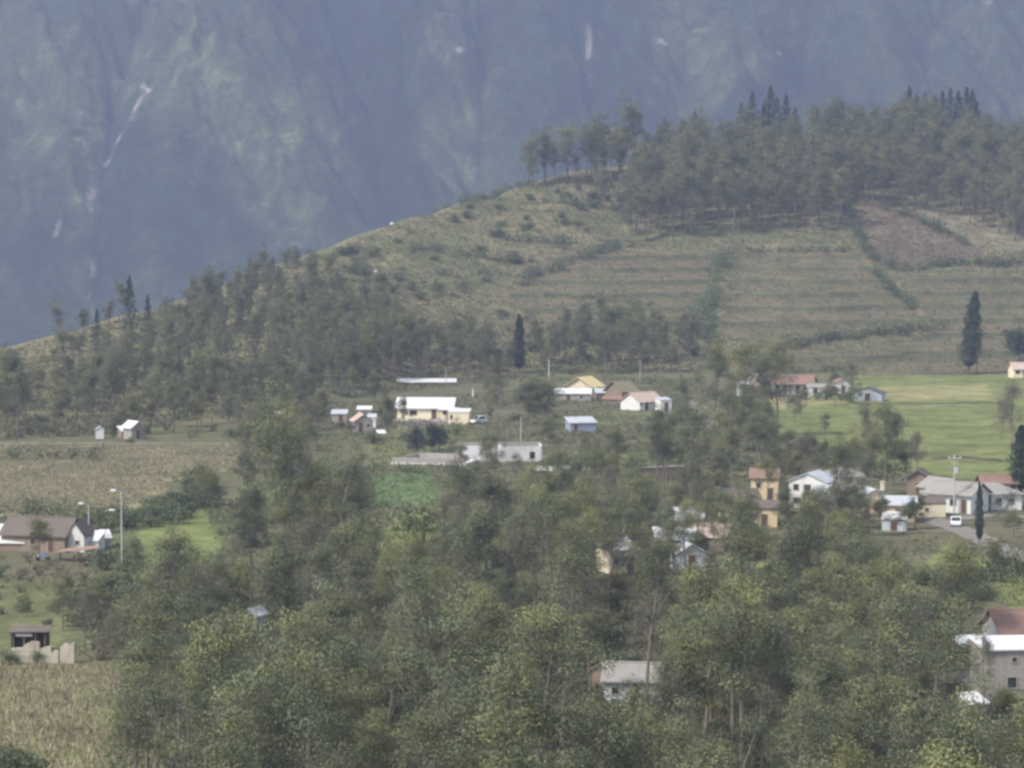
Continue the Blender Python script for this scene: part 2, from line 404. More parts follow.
# ------------------------------------------------------------------ the mountain
def mountain():
    us = np.linspace(-560, 1600, 760); ds = np.linspace(2350, 4700, 620)
    U, D = np.meshgrid(us, ds)
    D0 = 2650
    rise = np.maximum(D - D0, 0)
    # picture row that a smooth face would have, only to lay out gullies along the slope
    z0 = -92 + rise * .62
    V = 216 - F * (z0 - CAMZ) / D
    Xw = (U - 512) / F * D
    w1 = (fbm(Xw / 260, D / 260, 4) - .5); w2 = (fbm(Xw / 80 + 9, D / 80, 4) - .5)
    def gull(pts, width, depth):
        pts = sorted(pts, key=lambda p: p[1])
        vv = [p[1] for p in pts]; uu = [p[0] for p in pts]
        gu = np.interp(V, vv, uu) + w1 * 40 + w2 * 16
        return depth * np.exp(-np.abs(U - gu) / width), np.abs(U - gu)
    z = z0.copy()
    G = [([(230, -250), (160, -60), (122, 60), (108, 130), (104, 250), (98, 340)], 42, 62), ([(520, -250), (470, -40), (478, 80), (486, 190), (480, 330)], 40, 48),
         ([(640, -200), (592, 20), (586, 100), (600, 300)], 26, 30), ([(250, -250), (330, 40), (372, 120), (420, 240), (440, 330)], 55, 50),
         ([(20, -200), (0, 60), (-30, 300)], 50, 45), ([(700, -200), (680, 60), (690, 300)], 40, 35), ([(850, -200), (800, 60), (790, 300)], 45, 40),
         ([(1000, -200), (930, 40), (900, 300)], 40, 38), ([(1180, -200), (1060, 60), (1010, 300)], 45, 45), ([(-220, -100), (-240, 300)], 60, 50), ([(1300, -100), (1280, 300)], 60, 50)]
    k = sstep(0, 400, rise)
    dist = []
    for p, w, d in G:
        q, ab = gull(p, w, d); z -= q * k; dist.append(ab)
    # small ribs running down the face
    for s, a in ((75, 26), (30, 10), (13, 5)):
        r = 1 - np.abs(2 * fbm((Xw + w1 * 160 + D * .25) / s, D / (s * 4.5), 2) - 1) * 1.6
        z += r * a * k
    z += w1 * 90 * k + (fbm(Xw / 25, D / 25, 3) - .5) * 12 * k
    z = np.where(D < D0, -92 + w2 * 8, z)
    # vegetation: grass, darker shrub, bare scars; also painted sun and shade, dark gully lines
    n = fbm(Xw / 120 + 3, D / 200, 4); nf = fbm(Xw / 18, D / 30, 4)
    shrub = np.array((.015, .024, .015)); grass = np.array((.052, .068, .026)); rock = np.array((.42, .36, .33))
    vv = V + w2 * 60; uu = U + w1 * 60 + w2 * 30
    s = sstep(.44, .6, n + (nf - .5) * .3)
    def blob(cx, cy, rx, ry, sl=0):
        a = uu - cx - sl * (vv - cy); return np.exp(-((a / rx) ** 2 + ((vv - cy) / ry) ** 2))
    dark = blob(30, 240, 75, 110) + blob(175, 230, 48, 95, .35) + blob(375, 120, 45, 130, .12) + blob(410, 190, 30, 50) + blob(120, 200, 14, 150) * .8 + blob(300, 20, 90, 40) * .7 + blob(760, 60, 90, 90) * .5 + blob(600, 80, 60, 70) * .3  # shrub cover, plus shaded flanks and cloud shadow put into the colour
    lite = blob(30, 60, 60, 70) + blob(260, 170, 45, 85, .55) + blob(190, 110, 40, 40) + blob(460, 140, 40, 70) + blob(700, 60, 60, 60) * .6 + blob(80, 160, 18, 60) * .7 + blob(980, 60, 60, 80) * .4  # sunlit spurs put into the colour as extra grass
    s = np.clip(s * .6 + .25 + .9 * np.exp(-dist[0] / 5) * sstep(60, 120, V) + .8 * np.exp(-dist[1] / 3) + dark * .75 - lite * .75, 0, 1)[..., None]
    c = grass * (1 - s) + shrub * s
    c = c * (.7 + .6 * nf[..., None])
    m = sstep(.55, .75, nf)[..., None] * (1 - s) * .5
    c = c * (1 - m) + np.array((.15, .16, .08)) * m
    def scar(cx, cy, rx, ry, sl=0, a=.9):
        q = ((U + w2 * 22 - cx - sl * (V - cy)) / rx) ** 2 + ((V + w2 * 30 - cy) / ry) ** 2
        return np.clip(1.3 - q, 0, 1) * a * sstep(.35, .6, nf)
    sc = scar(126, 108, 5, 24, -.9, .7) + scar(115, 44, 9, 14, 0, .7) + scar(98, 285, 3.5, 36, 0, .35) + scar(591, 66, 3.5, 36, 0, .4) + scar(148, 82, 5, 3) + scar(464, 68, 5, 5, 0, .7) + scar(478, 46, 6, 8, 0, .6) + scar(984, 14, 6, 6, .4, .5) + scar(55, 215, 4, 14, 0, .5) + scar(90, 170, 4, 24, 0, .5) + scar(665, 50, 7, 4, 0, .5) + scar(776, 66, 5, 3, 0, .5) + scar(484, 178, 14, 10, 0, .3) + scar(90, 100, 10, 6, 0, .4)
    sc = np.clip(sc, 0, 1)[..., None]
    c = c * (1 - sc) + rock * sc
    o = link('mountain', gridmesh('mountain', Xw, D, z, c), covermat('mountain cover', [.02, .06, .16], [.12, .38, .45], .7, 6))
    tag(o, kind='structure')
mountain()

# ------------------------------------------------------------------ foliage
def leafquads(rs, Cn, s, asp=.5, droop=.3, out=None):
    n = len(Cn)
    if out is not None:      # leaves facing roughly outwards from their clump
        nn = (Cn - out) / (np.linalg.norm(Cn - out, axis=1)[:, None] + 1e-6) * 1.1 + rs.normal(size=(n, 3)) * .55
        nn /= np.linalg.norm(nn, axis=1)[:, None]
        a = rs.normal(size=(n, 3)); a[:, 2] -= droop; a -= (a * nn).sum(1)[:, None] * nn; a /= np.linalg.norm(a, axis=1)[:, None]
        b = np.cross(nn, a); s = s * (.6 + .8 * rs.rand(n))[:, None]; a = a * s * .5; b = b * s * .5 * asp
        return np.stack([Cn - a, Cn + b, Cn + a, Cn - b], 1).reshape(-1, 3)
    a = rs.normal(size=(n, 3)); a[:, 2] -= droop * 2; a /= np.linalg.norm(a, axis=1)[:, None]
    b = rs.normal(size=(n, 3)); b -= (a * b).sum(1)[:, None] * a; b /= np.linalg.norm(b, axis=1)[:, None]
    s = s * (.6 + .8 * rs.rand(n))[:, None]
    a = a * s * .5; b = b * s * .5 * asp
    return np.stack([Cn - a, Cn + b * 1.0, Cn + a, Cn - b * 1.0], 1).reshape(-1, 3)
def clump(rs, c, r, n, flat=.7, shell=.5):
    d = rs.normal(size=(n, 3)); d /= np.linalg.norm(d, axis=1)[:, None]
    # lumpy radius
    k = 1 + .3 * np.sin(d[:, 0] * 5 + c[0] * 3) * np.cos(d[:, 1] * 4 + c[1] * 2) + .2 * np.sin(d[:, 2] * 6 + c[2])
    q = rs.rand(n) ** shell
    p = d * (r * q * k)[:, None]; p[:, 2] *= flat
    return p + c
def tint_of(rs, n, base, var=.12, per=4):
    t = np.stack([base[0] + rs.normal(size=n) * var, base[1] + rs.normal(size=n) * .13], 1)
    return np.clip(np.repeat(t, per, 0), 0, 1)
def make_tree(seed, H, spread, nlimb, cl_r, leaf, dens, z0=.35, lean=.05, tip=.0, base=.4, fork=False, upright=.9, flat=.62, sparse=0., twig=3.5):
    rs = np.random.RandomState(seed); tr = MB(); V = []; T = []
    ln = rs.normal(size=2) * lean
    def tp(t):
        return np.array([ln[0] * H * t * t + .25 * math.sin(t * 5 + seed), ln[1] * H * t * t + .25 * math.cos(t * 4 + seed) - .25, H * .93 * t])
    r0 = .014 * H
    tr.tube([tp(t) - np.array((0, 0, .5 if t == 0 else 0)) for t in np.linspace(0, 1, 9)], [r0 * (1 - .85 * t) + .02 for t in np.linspace(0, 1, 9)], 6)
    cl = []
    for i in range(nlimb):
        t = z0 + (1 - z0) * (i + rs.rand() * .8) / nlimb * .97
        az = i * 2.4 + rs.rand() * 1.4
        w = math.sin(min(1, (t - z0) / (1 - z0) * .85 + .28) * math.pi) ** .6
        Ln = spread * w * (.65 + .6 * rs.rand())
        p0 = tp(t); dirv = np.array([math.cos(az), math.sin(az), upright * (.5 + .8 * rs.rand())]); dirv /= np.linalg.norm(dirv)
        pts = [p0]
        for k in range(4):
            dirv = dirv + np.array([0, 0, .12]) + rs.normal(size=3) * .1; dirv /= np.linalg.norm(dirv)
            pts.append(pts[-1] + dirv * Ln / 4)
        rr = r0 * (1 - t * .8) * .55
        tr.tube(pts, [rr, rr * .8, rr * .6, rr * .4, rr * .15 + .01], 5)
        for k in (2, 3, 4):
            if rs.rand() < sparse: continue
            if k == 2 and rs.rand() < .55: continue
            for j in range(1 if k != 3 else (2 if rs.rand() < .5 else 1)):
                off = rs.normal(size=3) * cl_r * (.8 if k < 4 else .25); off[2] = abs(off[2]) * .8
                c = pts[k] + off
                tr.tube([pts[k], c], [rr * .25 + .01, .012], 3)
                cl.append((c, cl_r * (.6 + .7 * rs.rand()), (c[2] / H)))
    top = tp(1.0)
    for j in range(4): cl.append((top + rs.normal(size=3) * cl_r * .6 + np.array([0, 0, .1 * H * rs.rand()]), cl_r * (.6 + .4 * rs.rand()), 1.0))
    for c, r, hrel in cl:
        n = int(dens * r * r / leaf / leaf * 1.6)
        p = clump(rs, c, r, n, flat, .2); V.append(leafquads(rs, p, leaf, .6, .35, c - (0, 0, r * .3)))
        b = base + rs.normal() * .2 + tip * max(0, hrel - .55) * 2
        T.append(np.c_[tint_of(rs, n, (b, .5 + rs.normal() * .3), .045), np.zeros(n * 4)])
        k = int(twig * r * r * 5); q = clump(rs, c - (0, 0, r * .45), r * .95, k, flat)
        V.append(leafquads(rs, q, .2 + leaf * 1.6, .1, -.5)); T.append(np.c_[tint_of(rs, k, (.5, .45), .1), np.ones(k * 4)])
    return tr.mesh('trunk'), npmesh('crown', np.concatenate(V), 4, np.concatenate(T))
def make_bush(seed, r, h, leaf, dens=1.0, base=.5):
    rs = np.random.RandomState(seed); V = []; T = []; st = MB()
    for i in range(9):
        c = np.array([rs.normal() * r * .42, rs.normal() * r * .42, h * (.25 + .5 * rs.rand())])
        q = r * (.4 + .25 * rs.rand()); n = int(dens * q * q / leaf / leaf * 3)
        p = clump(rs, c, q, n, min(1.2, h / r * .6)); p[:, 2] = np.abs(p[:, 2])
        V.append(leafquads(rs, p, leaf, .6, 0, c - (0, 0, q * .3))); T.append(tint_of(rs, n, (base + rs.normal() * .15, .5 + rs.normal() * .15), .08))
        st.tube([(0, 0, -.2), tuple(c * .5), tuple(c)], [.05, .03, .015], 4)
    return st.mesh('stem'), npmesh('foliage', np.concatenate(V), 4, np.concatenate(T))
def make_cone(seed, H, r, leaf, dens, z0=.05, power=.8, bulge=0., base=.4, ragged=.25):
    rs = np.random.RandomState(seed); tr = MB()
    tr.tube([(0, 0, -.5), (0, 0, H * .5), (0, 0, H * .97)], [.016 * H, .01 * H, .02], 6)
    n = int(dens * H * r / leaf / leaf * 3.2)
    t = rs.rand(n) ** 1.15
    z = H * (z0 + (1 - z0) * t)
    lay = 1 + ragged * np.sin(z * 3.1 + seed) * .5
    rr = r * ((1 - t) ** power) * (1 if not bulge else 1) * lay * np.clip((t + .04) / (.12 + bulge), 0, 1) ** .6 + .12
    az = rs.rand(n) * 6.283; lob = 1 + ragged * .6 * np.sin(az * 3 + z * .8 + seed) + ragged * .5 * rs.normal(size=n) * .6
    q = rs.rand(n) ** .35 * rr * lob
    p = np.stack([q * np.cos(az), q * np.sin(az), z], 1)
    return tr.mesh('trunk'), npmesh('crown', leafquads(rs, p, leaf, .5, -.5), 4, tint_of(rs, n, (base, .5), .18))

PRO = {}
def reg(kind, meshes, m, bark): 
    a, b = meshes; a.materials.append(M[bark]); b.materials.append(M[m]); PRO.setdefault(kind, []).append((a, b))
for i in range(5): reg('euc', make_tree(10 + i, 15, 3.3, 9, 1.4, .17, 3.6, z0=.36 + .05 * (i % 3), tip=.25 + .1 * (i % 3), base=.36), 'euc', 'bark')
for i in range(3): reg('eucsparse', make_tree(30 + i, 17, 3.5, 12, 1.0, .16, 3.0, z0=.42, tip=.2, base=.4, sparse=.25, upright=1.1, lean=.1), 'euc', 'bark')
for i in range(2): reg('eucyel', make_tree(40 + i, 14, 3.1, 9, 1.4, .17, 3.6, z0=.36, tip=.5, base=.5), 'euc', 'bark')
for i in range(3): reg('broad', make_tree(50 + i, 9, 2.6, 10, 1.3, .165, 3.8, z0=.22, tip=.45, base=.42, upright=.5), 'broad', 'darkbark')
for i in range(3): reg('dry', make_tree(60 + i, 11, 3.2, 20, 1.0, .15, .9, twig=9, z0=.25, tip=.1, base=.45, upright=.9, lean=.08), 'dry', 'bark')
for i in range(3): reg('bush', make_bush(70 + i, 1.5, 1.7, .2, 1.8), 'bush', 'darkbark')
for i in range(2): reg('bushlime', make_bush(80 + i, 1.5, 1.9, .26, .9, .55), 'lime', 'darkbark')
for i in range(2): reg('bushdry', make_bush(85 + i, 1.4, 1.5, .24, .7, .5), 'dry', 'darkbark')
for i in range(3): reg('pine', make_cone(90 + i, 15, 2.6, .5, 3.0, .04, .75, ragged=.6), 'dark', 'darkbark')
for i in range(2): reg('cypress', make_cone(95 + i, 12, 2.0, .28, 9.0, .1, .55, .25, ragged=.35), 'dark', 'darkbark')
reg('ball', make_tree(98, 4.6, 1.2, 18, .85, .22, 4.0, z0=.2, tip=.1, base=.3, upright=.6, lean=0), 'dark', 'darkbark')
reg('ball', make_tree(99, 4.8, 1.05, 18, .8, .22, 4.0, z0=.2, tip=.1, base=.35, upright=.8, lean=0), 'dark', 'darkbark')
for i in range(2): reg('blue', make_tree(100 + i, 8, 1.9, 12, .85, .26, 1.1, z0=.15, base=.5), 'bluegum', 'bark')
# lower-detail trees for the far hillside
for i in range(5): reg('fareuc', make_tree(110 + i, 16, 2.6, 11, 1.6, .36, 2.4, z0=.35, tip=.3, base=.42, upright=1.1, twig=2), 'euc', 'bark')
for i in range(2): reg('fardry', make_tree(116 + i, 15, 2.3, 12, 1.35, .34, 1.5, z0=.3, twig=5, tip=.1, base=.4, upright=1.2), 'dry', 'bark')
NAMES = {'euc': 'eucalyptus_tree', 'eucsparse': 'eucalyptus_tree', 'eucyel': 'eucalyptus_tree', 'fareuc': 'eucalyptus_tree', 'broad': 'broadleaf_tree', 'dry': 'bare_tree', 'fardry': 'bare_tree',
         'bush': 'bush', 'bushlime': 'bush', 'bushdry': 'bush', 'pine': 'pine_tree', 'cypress': 'cypress_tree', 'ball': 'round_tree', 'blue': 'young_eucalyptus'}
LOOK = {'euc': 'grey-green eucalyptus', 'eucsparse': 'open-crowned thin eucalyptus', 'eucyel': 'yellow-tipped eucalyptus', 'fareuc': 'slim grey-green eucalyptus',
        'broad': 'rounded leafy tree', 'dry': 'greyish brown twiggy tree', 'fardry': 'brownish thin tree',
        'bush': 'dark green bush', 'bushlime': 'bright green leafy bush', 'bushdry': 'brown twiggy bush', 'pine': 'dark pointed pine', 'cypress': 'dark narrow cypress', 'ball': 'clipped dark round tree', 'blue': 'blue-green young eucalyptus'}
CAT = {'bush': 'bush', 'bushlime': 'bush', 'bushdry': 'bush'}
TCOUNT = {}
def plant(kind, x, y, s=1.0, label=None, group=None, rz=None, sxy=None, sink=0, var=None, tilt=None):
    a, b = PRO[kind][rnd.randrange(len(PRO[kind])) if var is None else var]
    z = float(hgt(np.array(x), np.array(y)))
    o = thing(NAMES[kind], label or LOOK[kind], CAT.get(kind, 'tree'), (x, y, z - sink), rnd.random() * 6.28 if rz is None else rz, group,
              (s * (sxy or 1), s * (sxy or 1), s))
    if tilt: o.rotation_euler = (tilt[0], tilt[1], o.rotation_euler[2])
    isb = kind.startswith('bush')
    link('stem' if isb else 'trunk', a, None, o); link('foliage' if isb else 'crown', b, None, o)
    TCOUNT[NAMES[kind]] = TCOUNT.get(NAMES[kind], 0) + 1
    return o
def locale(u, v):
    """where a plant stands, in words, from the picture position of its foot"""
    if v > 800: a = 'along the bottom edge'
    elif v > 690: a = 'low in the front wood'
    elif v > 610: a = 'halfway up the front wood'
    elif v > 530: a = 'at the upper rim of the front wood'
    elif v > 440: a = 'among the village houses'
    elif v > 385: a = 'beyond the village at the foot of the hill'
    elif v > 300: a = 'on the lower hillside'
    elif v > 205: a = 'on the upper hillside'
    else: a = 'on the hilltop'
    b = ('at far left' if u < 130 else 'on the left' if u < 290 else 'left of centre' if u < 430 else 'in the centre' if u < 570 else 'right of centre' if u < 710 else 'on the right' if u < 870 else 'at far right')
    return a + ' ' + b
def plant_auto(kind, x, y, s, **k):
    z = float(hgt(np.array(x), np.array(y))); u, v = PX(x, y, z)
    lab = LOOK[kind] + ' ' + locale(u, v)
    return plant(kind, x, y, s, lab, lab.replace(' eucalyptus', ' eucalyptuses').replace(' tree ', ' trees ').replace(' bush ', ' bushes '), **k)
def merged_wood(name, items, label, m, mb):
    """a far wood read as one mass: one object"""
    V = []; T = []; tr = MB(); TV = []; TF = []; off = 0
    crow = {}
    for kind, x, y, s in items:
        lst = PRO[kind]; k = rnd.randrange(len(lst)); key = (kind, k)
        if key not in crow:
            a, b = lst[k]
            va = np.empty(len(a.vertices) * 3, np.float32); a.vertices.foreach_get('co', va)
            vb = np.empty(len(b.vertices) * 3, np.float32); b.vertices.foreach_get('co', vb)
            tc = np.empty(len(b.vertices) * 4, np.float32); b.attributes['tint'].data.foreach_get('color', tc)
            crow[key] = (va.reshape(-1, 3), [tuple(p.vertices) for p in a.polygons], vb.reshape(-1, 3), tc.reshape(-1, 4)[:, :3])
        va, fa, vb, tc = crow[key]
        w = rnd.random() * 6.28; c_, s_ = math.cos(w), math.sin(w); Rm = np.array([[c_, s_, 0], [-s_, c_, 0], [0, 0, 1]])
        z = float(hgt(np.array(x), np.array(y))); o = np.array([x, y, z])
        V.append(vb @ Rm * s + o); t = tc.copy(); t[:, 0] += (rnd.random() - .5) * .4; t[:, 1] += (rnd.random() - .5) * .25; T.append(np.clip(t, 0, 1))
        TV.append(va @ Rm * s + o); TF.extend([tuple(i + off for i in f) for f in fa]); off += len(va)
    nb = sum(len(v) for v in V)
    TV = np.concatenate(TV)
    VV = np.concatenate(V); TT = np.concatenate(T)
    me = bpy.data.meshes.new(name)
    nq = nb // 4; lt = np.array([len(f) for f in TF], np.int32)
    li = np.concatenate([np.arange(nb, dtype=np.int32), np.concatenate([np.array(f, np.int32) for f in TF]) + nb])
    me.vertices.add(nb + len(TV)); me.vertices.foreach_set('co', np.concatenate([VV, TV]).astype(np.float32).ravel())
    me.loops.add(len(li)); me.loops.foreach_set('vertex_index', li)
    tot = np.concatenate([np.full(nq, 4, np.int32), lt]); st = np.concatenate([[0], np.cumsum(tot)[:-1]]).astype(np.int32)
    me.polygons.add(len(tot)); me.polygons.foreach_set('loop_start', st)
    try: me.polygons.foreach_set('loop_total', tot)
    except Exception: pass
    a = me.attributes.new('tint', 'FLOAT_COLOR', 'POINT'); c = np.ones((nb + len(TV), 4), np.float32); c[:nb, :3] = TT; c[nb:, :3] = .5
    a.data.foreach_set('color', c.ravel())
    me.materials.append(M[m]); me.materials.append(M[mb])
    me.polygons.foreach_set('material_index', np.concatenate([np.zeros(nq, np.int32), np.ones(len(TF), np.int32)]))
    me.update(calc_edges=True)
    o = link(name, me, None); tag(o, label, kind='stuff'); return o

# ------------------------------------------------------------------ buildings
def opening(t, kind, side, a, z, w, h, L, W, mt=None, two=True):
    """side: 'f' front (-y), 'l' (-x), 'r' (+x)"""
    def pb(mb, aa, zz, ww, hh, out, th):
        if side == 'f': mb.box((aa, -W / 2 - out + th / 2 - .0, zz), (ww, th, hh))
        elif side == 'r': mb.box((L / 2 + out - th / 2, aa, zz), (th, ww, hh))
        else: mb.box((-L / 2 - out + th / 2, aa, zz), (th, ww, hh))
    fr = MB()
    for da, dz, ww, hh in ((0, h / 2, w + .16, .09), (0, -h / 2, w + .16, .09), (-w / 2, 0, .09, h - .09), (w / 2, 0, .09, h - .09)): pb(fr, a + da, z + dz, ww, hh, .07, .1)
    if kind == 'window': fr_n = 'frame'; pane = MB(); pb(pane, a, z, w - .08, h - .08, .03, .06)
    else: pane = MB(); pb(pane, a, z, w - .08, h - .08, .04, .07)
    p = pane.build(kind, mt or M['glass' if kind == 'window' else 'wood'], t)
    fo = fr.build('frame', M['frame'], p)
def house(name, label, cat, pos, L, W, h, rise, wall, roof, rz=0, ov=.4, kind='gable', axis='x', ops=(), chim=None, group=None, porch=0, extra=None):
    x, y, z = pos
    t = thing(name, label, cat, (x, y, z), rz, group)
    w = MB(); T = .12
    if kind == 'gable' and axis == 'x':
        w.prism([(-W / 2, -.6), (W / 2, -.6), (W / 2, h), (0, h + rise), (-W / 2, h)], -L / 2, L / 2)
        r = MB(); k = rise / (W / 2); a = L / 2 + ov; b = W / 2 + ov; e = h - k * ov + .05; tt = h + rise + .05 + T
        r.v = []; r.prism([(-b, e), (-b, e + T), (0, tt), (b, e + T), (b, e), (0, tt - T - .0)], -a, a)
    elif kind == 'gable':
        w.prism([(-L / 2, -.6), (L / 2, -.6), (L / 2, h), (0, h + rise), (-L / 2, h)], -W / 2, W / 2)
        w.v = [(q[1], q[0], q[2]) for q in w.v]; w.f = [f[::-1] for f in w.f]
        r = MB(); k = rise / (L / 2); a = W / 2 + ov; b = L / 2 + ov; e = h - k * ov + .05; tt = h + rise + .05 + T
        r.prism([(-b, e), (-b, e + T), (0, tt), (b, e + T), (b, e), (0, tt - T)], -a, a)
        r.v = [(q[1], q[0], q[2]) for q in r.v]; r.f = [f[::-1] for f in r.f]
    elif kind == 'shed':      # high at the back
        w.prism([(-W / 2, -.6), (W / 2, -.6), (W / 2, h + rise), (-W / 2, h)], -L / 2, L / 2)
        r = MB(); k = rise / W
        r.prism([(-W / 2 - ov, h - k * ov + .04), (-W / 2 - ov, h - k * ov + .04 + T), (W / 2 + ov, h + rise + k * ov + .04 + T), (W / 2 + ov, h + rise + k * ov + .04)], -L / 2 - ov, L / 2 + ov)
    elif kind == 'hip':
        w.box((0, 0, h / 2 - .3), (L, W, h + .6))
        a, b = L / 2 + ov, W / 2 + ov; g = max(.2, L / 2 - W / 2)
        r = MB(); r.v = [(-a, -b, h), (a, -b, h), (a, b, h), (-a, b, h), (-a, -b, h + .12), (a, -b, h + .12), (a, b, h + .12), (-a, b, h + .12), (-g, 0, h + rise), (g, 0, h + rise)]
        r.f = [(3, 2, 1, 0), (0, 1, 5, 4), (1, 2, 6, 5), (2, 3, 7, 6), (3, 0, 4, 7), (4, 5, 9, 8), (5, 6, 9), (6, 7, 8, 9), (7, 4, 8)]
    wo = w.build('wall', M[wall], t); ro = r.build('roof', M[roof], t)
    if kind == 'gable' and axis == 'x':
        rc = MB(); rc.prism([(-.18, tt - .04), (0, tt + .06), (.18, tt - .04)], -L / 2 - ov + .05, L / 2 + ov - .05); rc.build('ridge_cap', M[roof], ro)
    if chim:
        c = MB(); c.box((chim[0], chim[1], h + rise * .6 + .6), (.45, .45, 1.2)); c.box((chim[0], chim[1], h + rise * .6 + 1.27), (.6, .6, .12)); c.build('chimney', M[wall], ro)
    for op in ops: opening(t, *op, L, W)
    if porch:
        p = MB(); n = max(3, int(L / 2.5))
        for i in range(n): p2 = MB(); p2.box((-L / 2 + .2 + (L - .4) * i / (n - 1), -W / 2 - porch + .15, h * .45), (.14, .14, h * .9)); p2.build('post', M['wood'], t)
        p.slab([(-L / 2 - .2, -W / 2 - porch, h * .9 + .05), (L / 2 + .2, -W / 2 - porch, h * .9 + .05), (L / 2 + .2, -W / 2 - .02, h * .9 + .4), (-L / 2 - .2, -W / 2 - .02, h * .9 + .4)], .06)
        p.build('porch_roof', M[roof], t)
    return t
def wn(a, z=1.5, w=1.0, h=.9, s='f'): return ('window', s, a, z, w, h)
def dr(a, w=.9, h=2.0, s='f'): return ('door', s, a, h / 2, w, h)
H = house
# the cream house with white roof
p = P(426, 420)
t = H('farmhouse', 'cream house under a big white gable roof above the lawn', 'house', (p[0], p[1] + 4, p[2]), 11.4, 6.8, 2.5, 1.75, 'cream', 'w_roof', R(-6), .5, ops=[wn(-2.3, 1.45, 1.5, 1.0), dr(2.0, 1.0, 2.1), wn(4.2, 1.5, .7, .7)])
s = MB(); s.box((0, -5.4, .06), (11.8, 3.2, .24)); s.build('veranda_slab', M['conc'], t)
s = MB(); s.slab([(3.2, -6.2, 2.28), (7.2, -6.2, 2.28), (7.2, -3.8, 2.6), (3.2, -3.8, 2.6)], .08); pr = s.build('porch_roof', M['w_roof'], t)
for xx in (3.4, 5.3, 7.0):
    s = MB(); s.box((xx, -6.0, 1.1), (.14, .14, 2.2)); s.build('post', M['frame'], t)
p = P(458, 424)
t = H('annex', 'small flat-fronted cream annex beside the white-roofed cream house', 'annex', (p[0] + .3, p[1] + 1.5, p[2]), 4.2, 3.4, 2.3, .5, 'cream', 'w_roof', R(-6), .12, kind='shed', ops=[wn(-1.5, 1.4, .5, .9)])
# small houses left of it
p = P(361, 433); H('hut', 'small cream hut with its pale gable facing the camera left of the lawn', 'hut', (p[0], p[1] + 3, p[2]), 3.6, 5, 2.2, 1.3, 'greyw', 's_roof', R(12), .3, axis='y', ops=[dr(-.6), wn(.9, 1.4, .7, .6)])
p = P(364, 422); H('shed', 'white-roofed shed behind the small cream hut', 'shed', (p[0], p[1] + 2, p[2]), 2.8, 2.5, 2.4, .5, 'greyw', 'w_roof', 0, .2, kind='shed', ops=[dr(0)])
p = P(339, 424); H('shed', 'low blue-grey roofed shed half hidden by trees left of the cream hut', 'shed', (p[0], p[1] + 2, p[2]), 3.0, 3, 1.9, .6, 'greyw', 'b_roof', 0, .2, kind='shed', ops=[dr(.3)])
p = P(381, 440); H('shed', 'tiny white lean-to between the cream hut and the lawn', 'shed', (p[0], p[1] + 1, p[2]), 1.5, 1.6, 1.1, .5, 'greyw', 'w_roof', R(15), .1, kind='shed')
p = P(372, 428); H('shed', 'pale zinc shed under the dark tree beside the cream hut', 'shed', (p[0], p[1] + 1, p[2]), 1.8, 2, 2.0, .5, 'white', 'b_roof', R(-10), .15, kind='shed')
p = P(273, 428); H('hut', 'small white-roofed hut behind the tall eucalyptus on the left', 'hut', (p[0], p[1] + 2, p[2]), 3.6, 3, 2.2, .7, 'brownw', 'w_roof', R(8), .3, kind='shed', ops=[dr(0)])
p = P(132, 440); H('hut', 'grey hut with white roof at the foot of the wooded slope', 'hut', (p[0], p[1] + 2.5, p[2]), 2.6, 3.4, 2.3, 1.0, 'greyw', 'w_roof', R(35), .4, axis='y', ops=[dr(0, .8, 1.8)])
p = P(126, 437); H('lean_to', 'white sheet lean-to against the grey hut at the wood edge', 'lean-to', (p[0] - .3, p[1] - 1.0, p[2]), 1.6, 1.8, 1.2, .7, 'brownw', 'w_roof', R(35), .2, kind='shed')
p = P(99, 439); H('hut', 'tiny pale hut among the trees left of the grey hut', 'hut', (p[0], p[1] + 1, p[2]), 1.5, 1.5, 1.7, .5, 'white', 'b_roof', R(10), .15, axis='y')
# long shed behind
p = P(426, 385); t = H('long_shed', 'long low shed with white sheet roof behind the cream house', 'shed', (p[0], p[1] + 2, p[2]), 14.5, 3, .6, .6, 'brownw', 'w_roof', R(-1), .3, kind='shed')
# far middle hamlet
p = P(585, 397); H('house', 'cream house with yellow roof behind the long white roof', 'house', (p[0], p[1] + 4, p[2]), 6.5, 6, 2.4, 2.0, 'peach', 'y_roof', R(-28), .6, axis='y', ops=[dr(0), wn(2, 1.4, .8, .8), wn(-2, 1.4, .8, .8)])
p = P(573, 401); H('long_shed', 'long white-roofed shed in front of the yellow-roofed house', 'shed', (p[0], p[1] + 1.5, p[2]), 8.2, 3, 1.6, .9, 'greyw', 'w_roof', R(-3), .25, kind='shed', ops=[dr(-1, .9, 1.5), wn(2, .9, .7, .6)])
p = P(603, 400); H('shed', 'zinc roofed shed between the yellow-roofed house and the mossy roof', 'shed', (p[0], p[1] + 1.5, p[2]), 3.4, 3, 1.5, .8, 'brownw', 'b_roof', R(6), .2, kind='shed', ops=[dr(0, 1.5, 1.3)])
p = P(612, 405); H('shed', 'low rusty lean-to right of the long white-roofed shed', 'shed', (p[0], p[1] + 1, p[2]), 4.0, 2.4, 1.2, .5, 'brownw', 'r_roof', R(-5), .2, kind='shed')
p = P(622, 402); H('barn', 'brown barn with mossy olive roof in the far hamlet', 'barn', (p[0], p[1] + 4, p[2]), 4.6, 6, 2.4, 2.0, 'brownw', 'o_roof', R(38), .5, axis='x', ops=[dr(0)])
p = P(640, 411); H('house', 'white-walled house with salmon and white roof right of the mossy barn', 'house', (p[0] + .6, p[1] + 5, p[2]), 7, 6, 1.9, 1.8, 'white', 's_roof', R(42), .4, axis='x', ops=[dr(-1.5), wn(1.5), wn(-3.2, 1.5, .6, .7)])
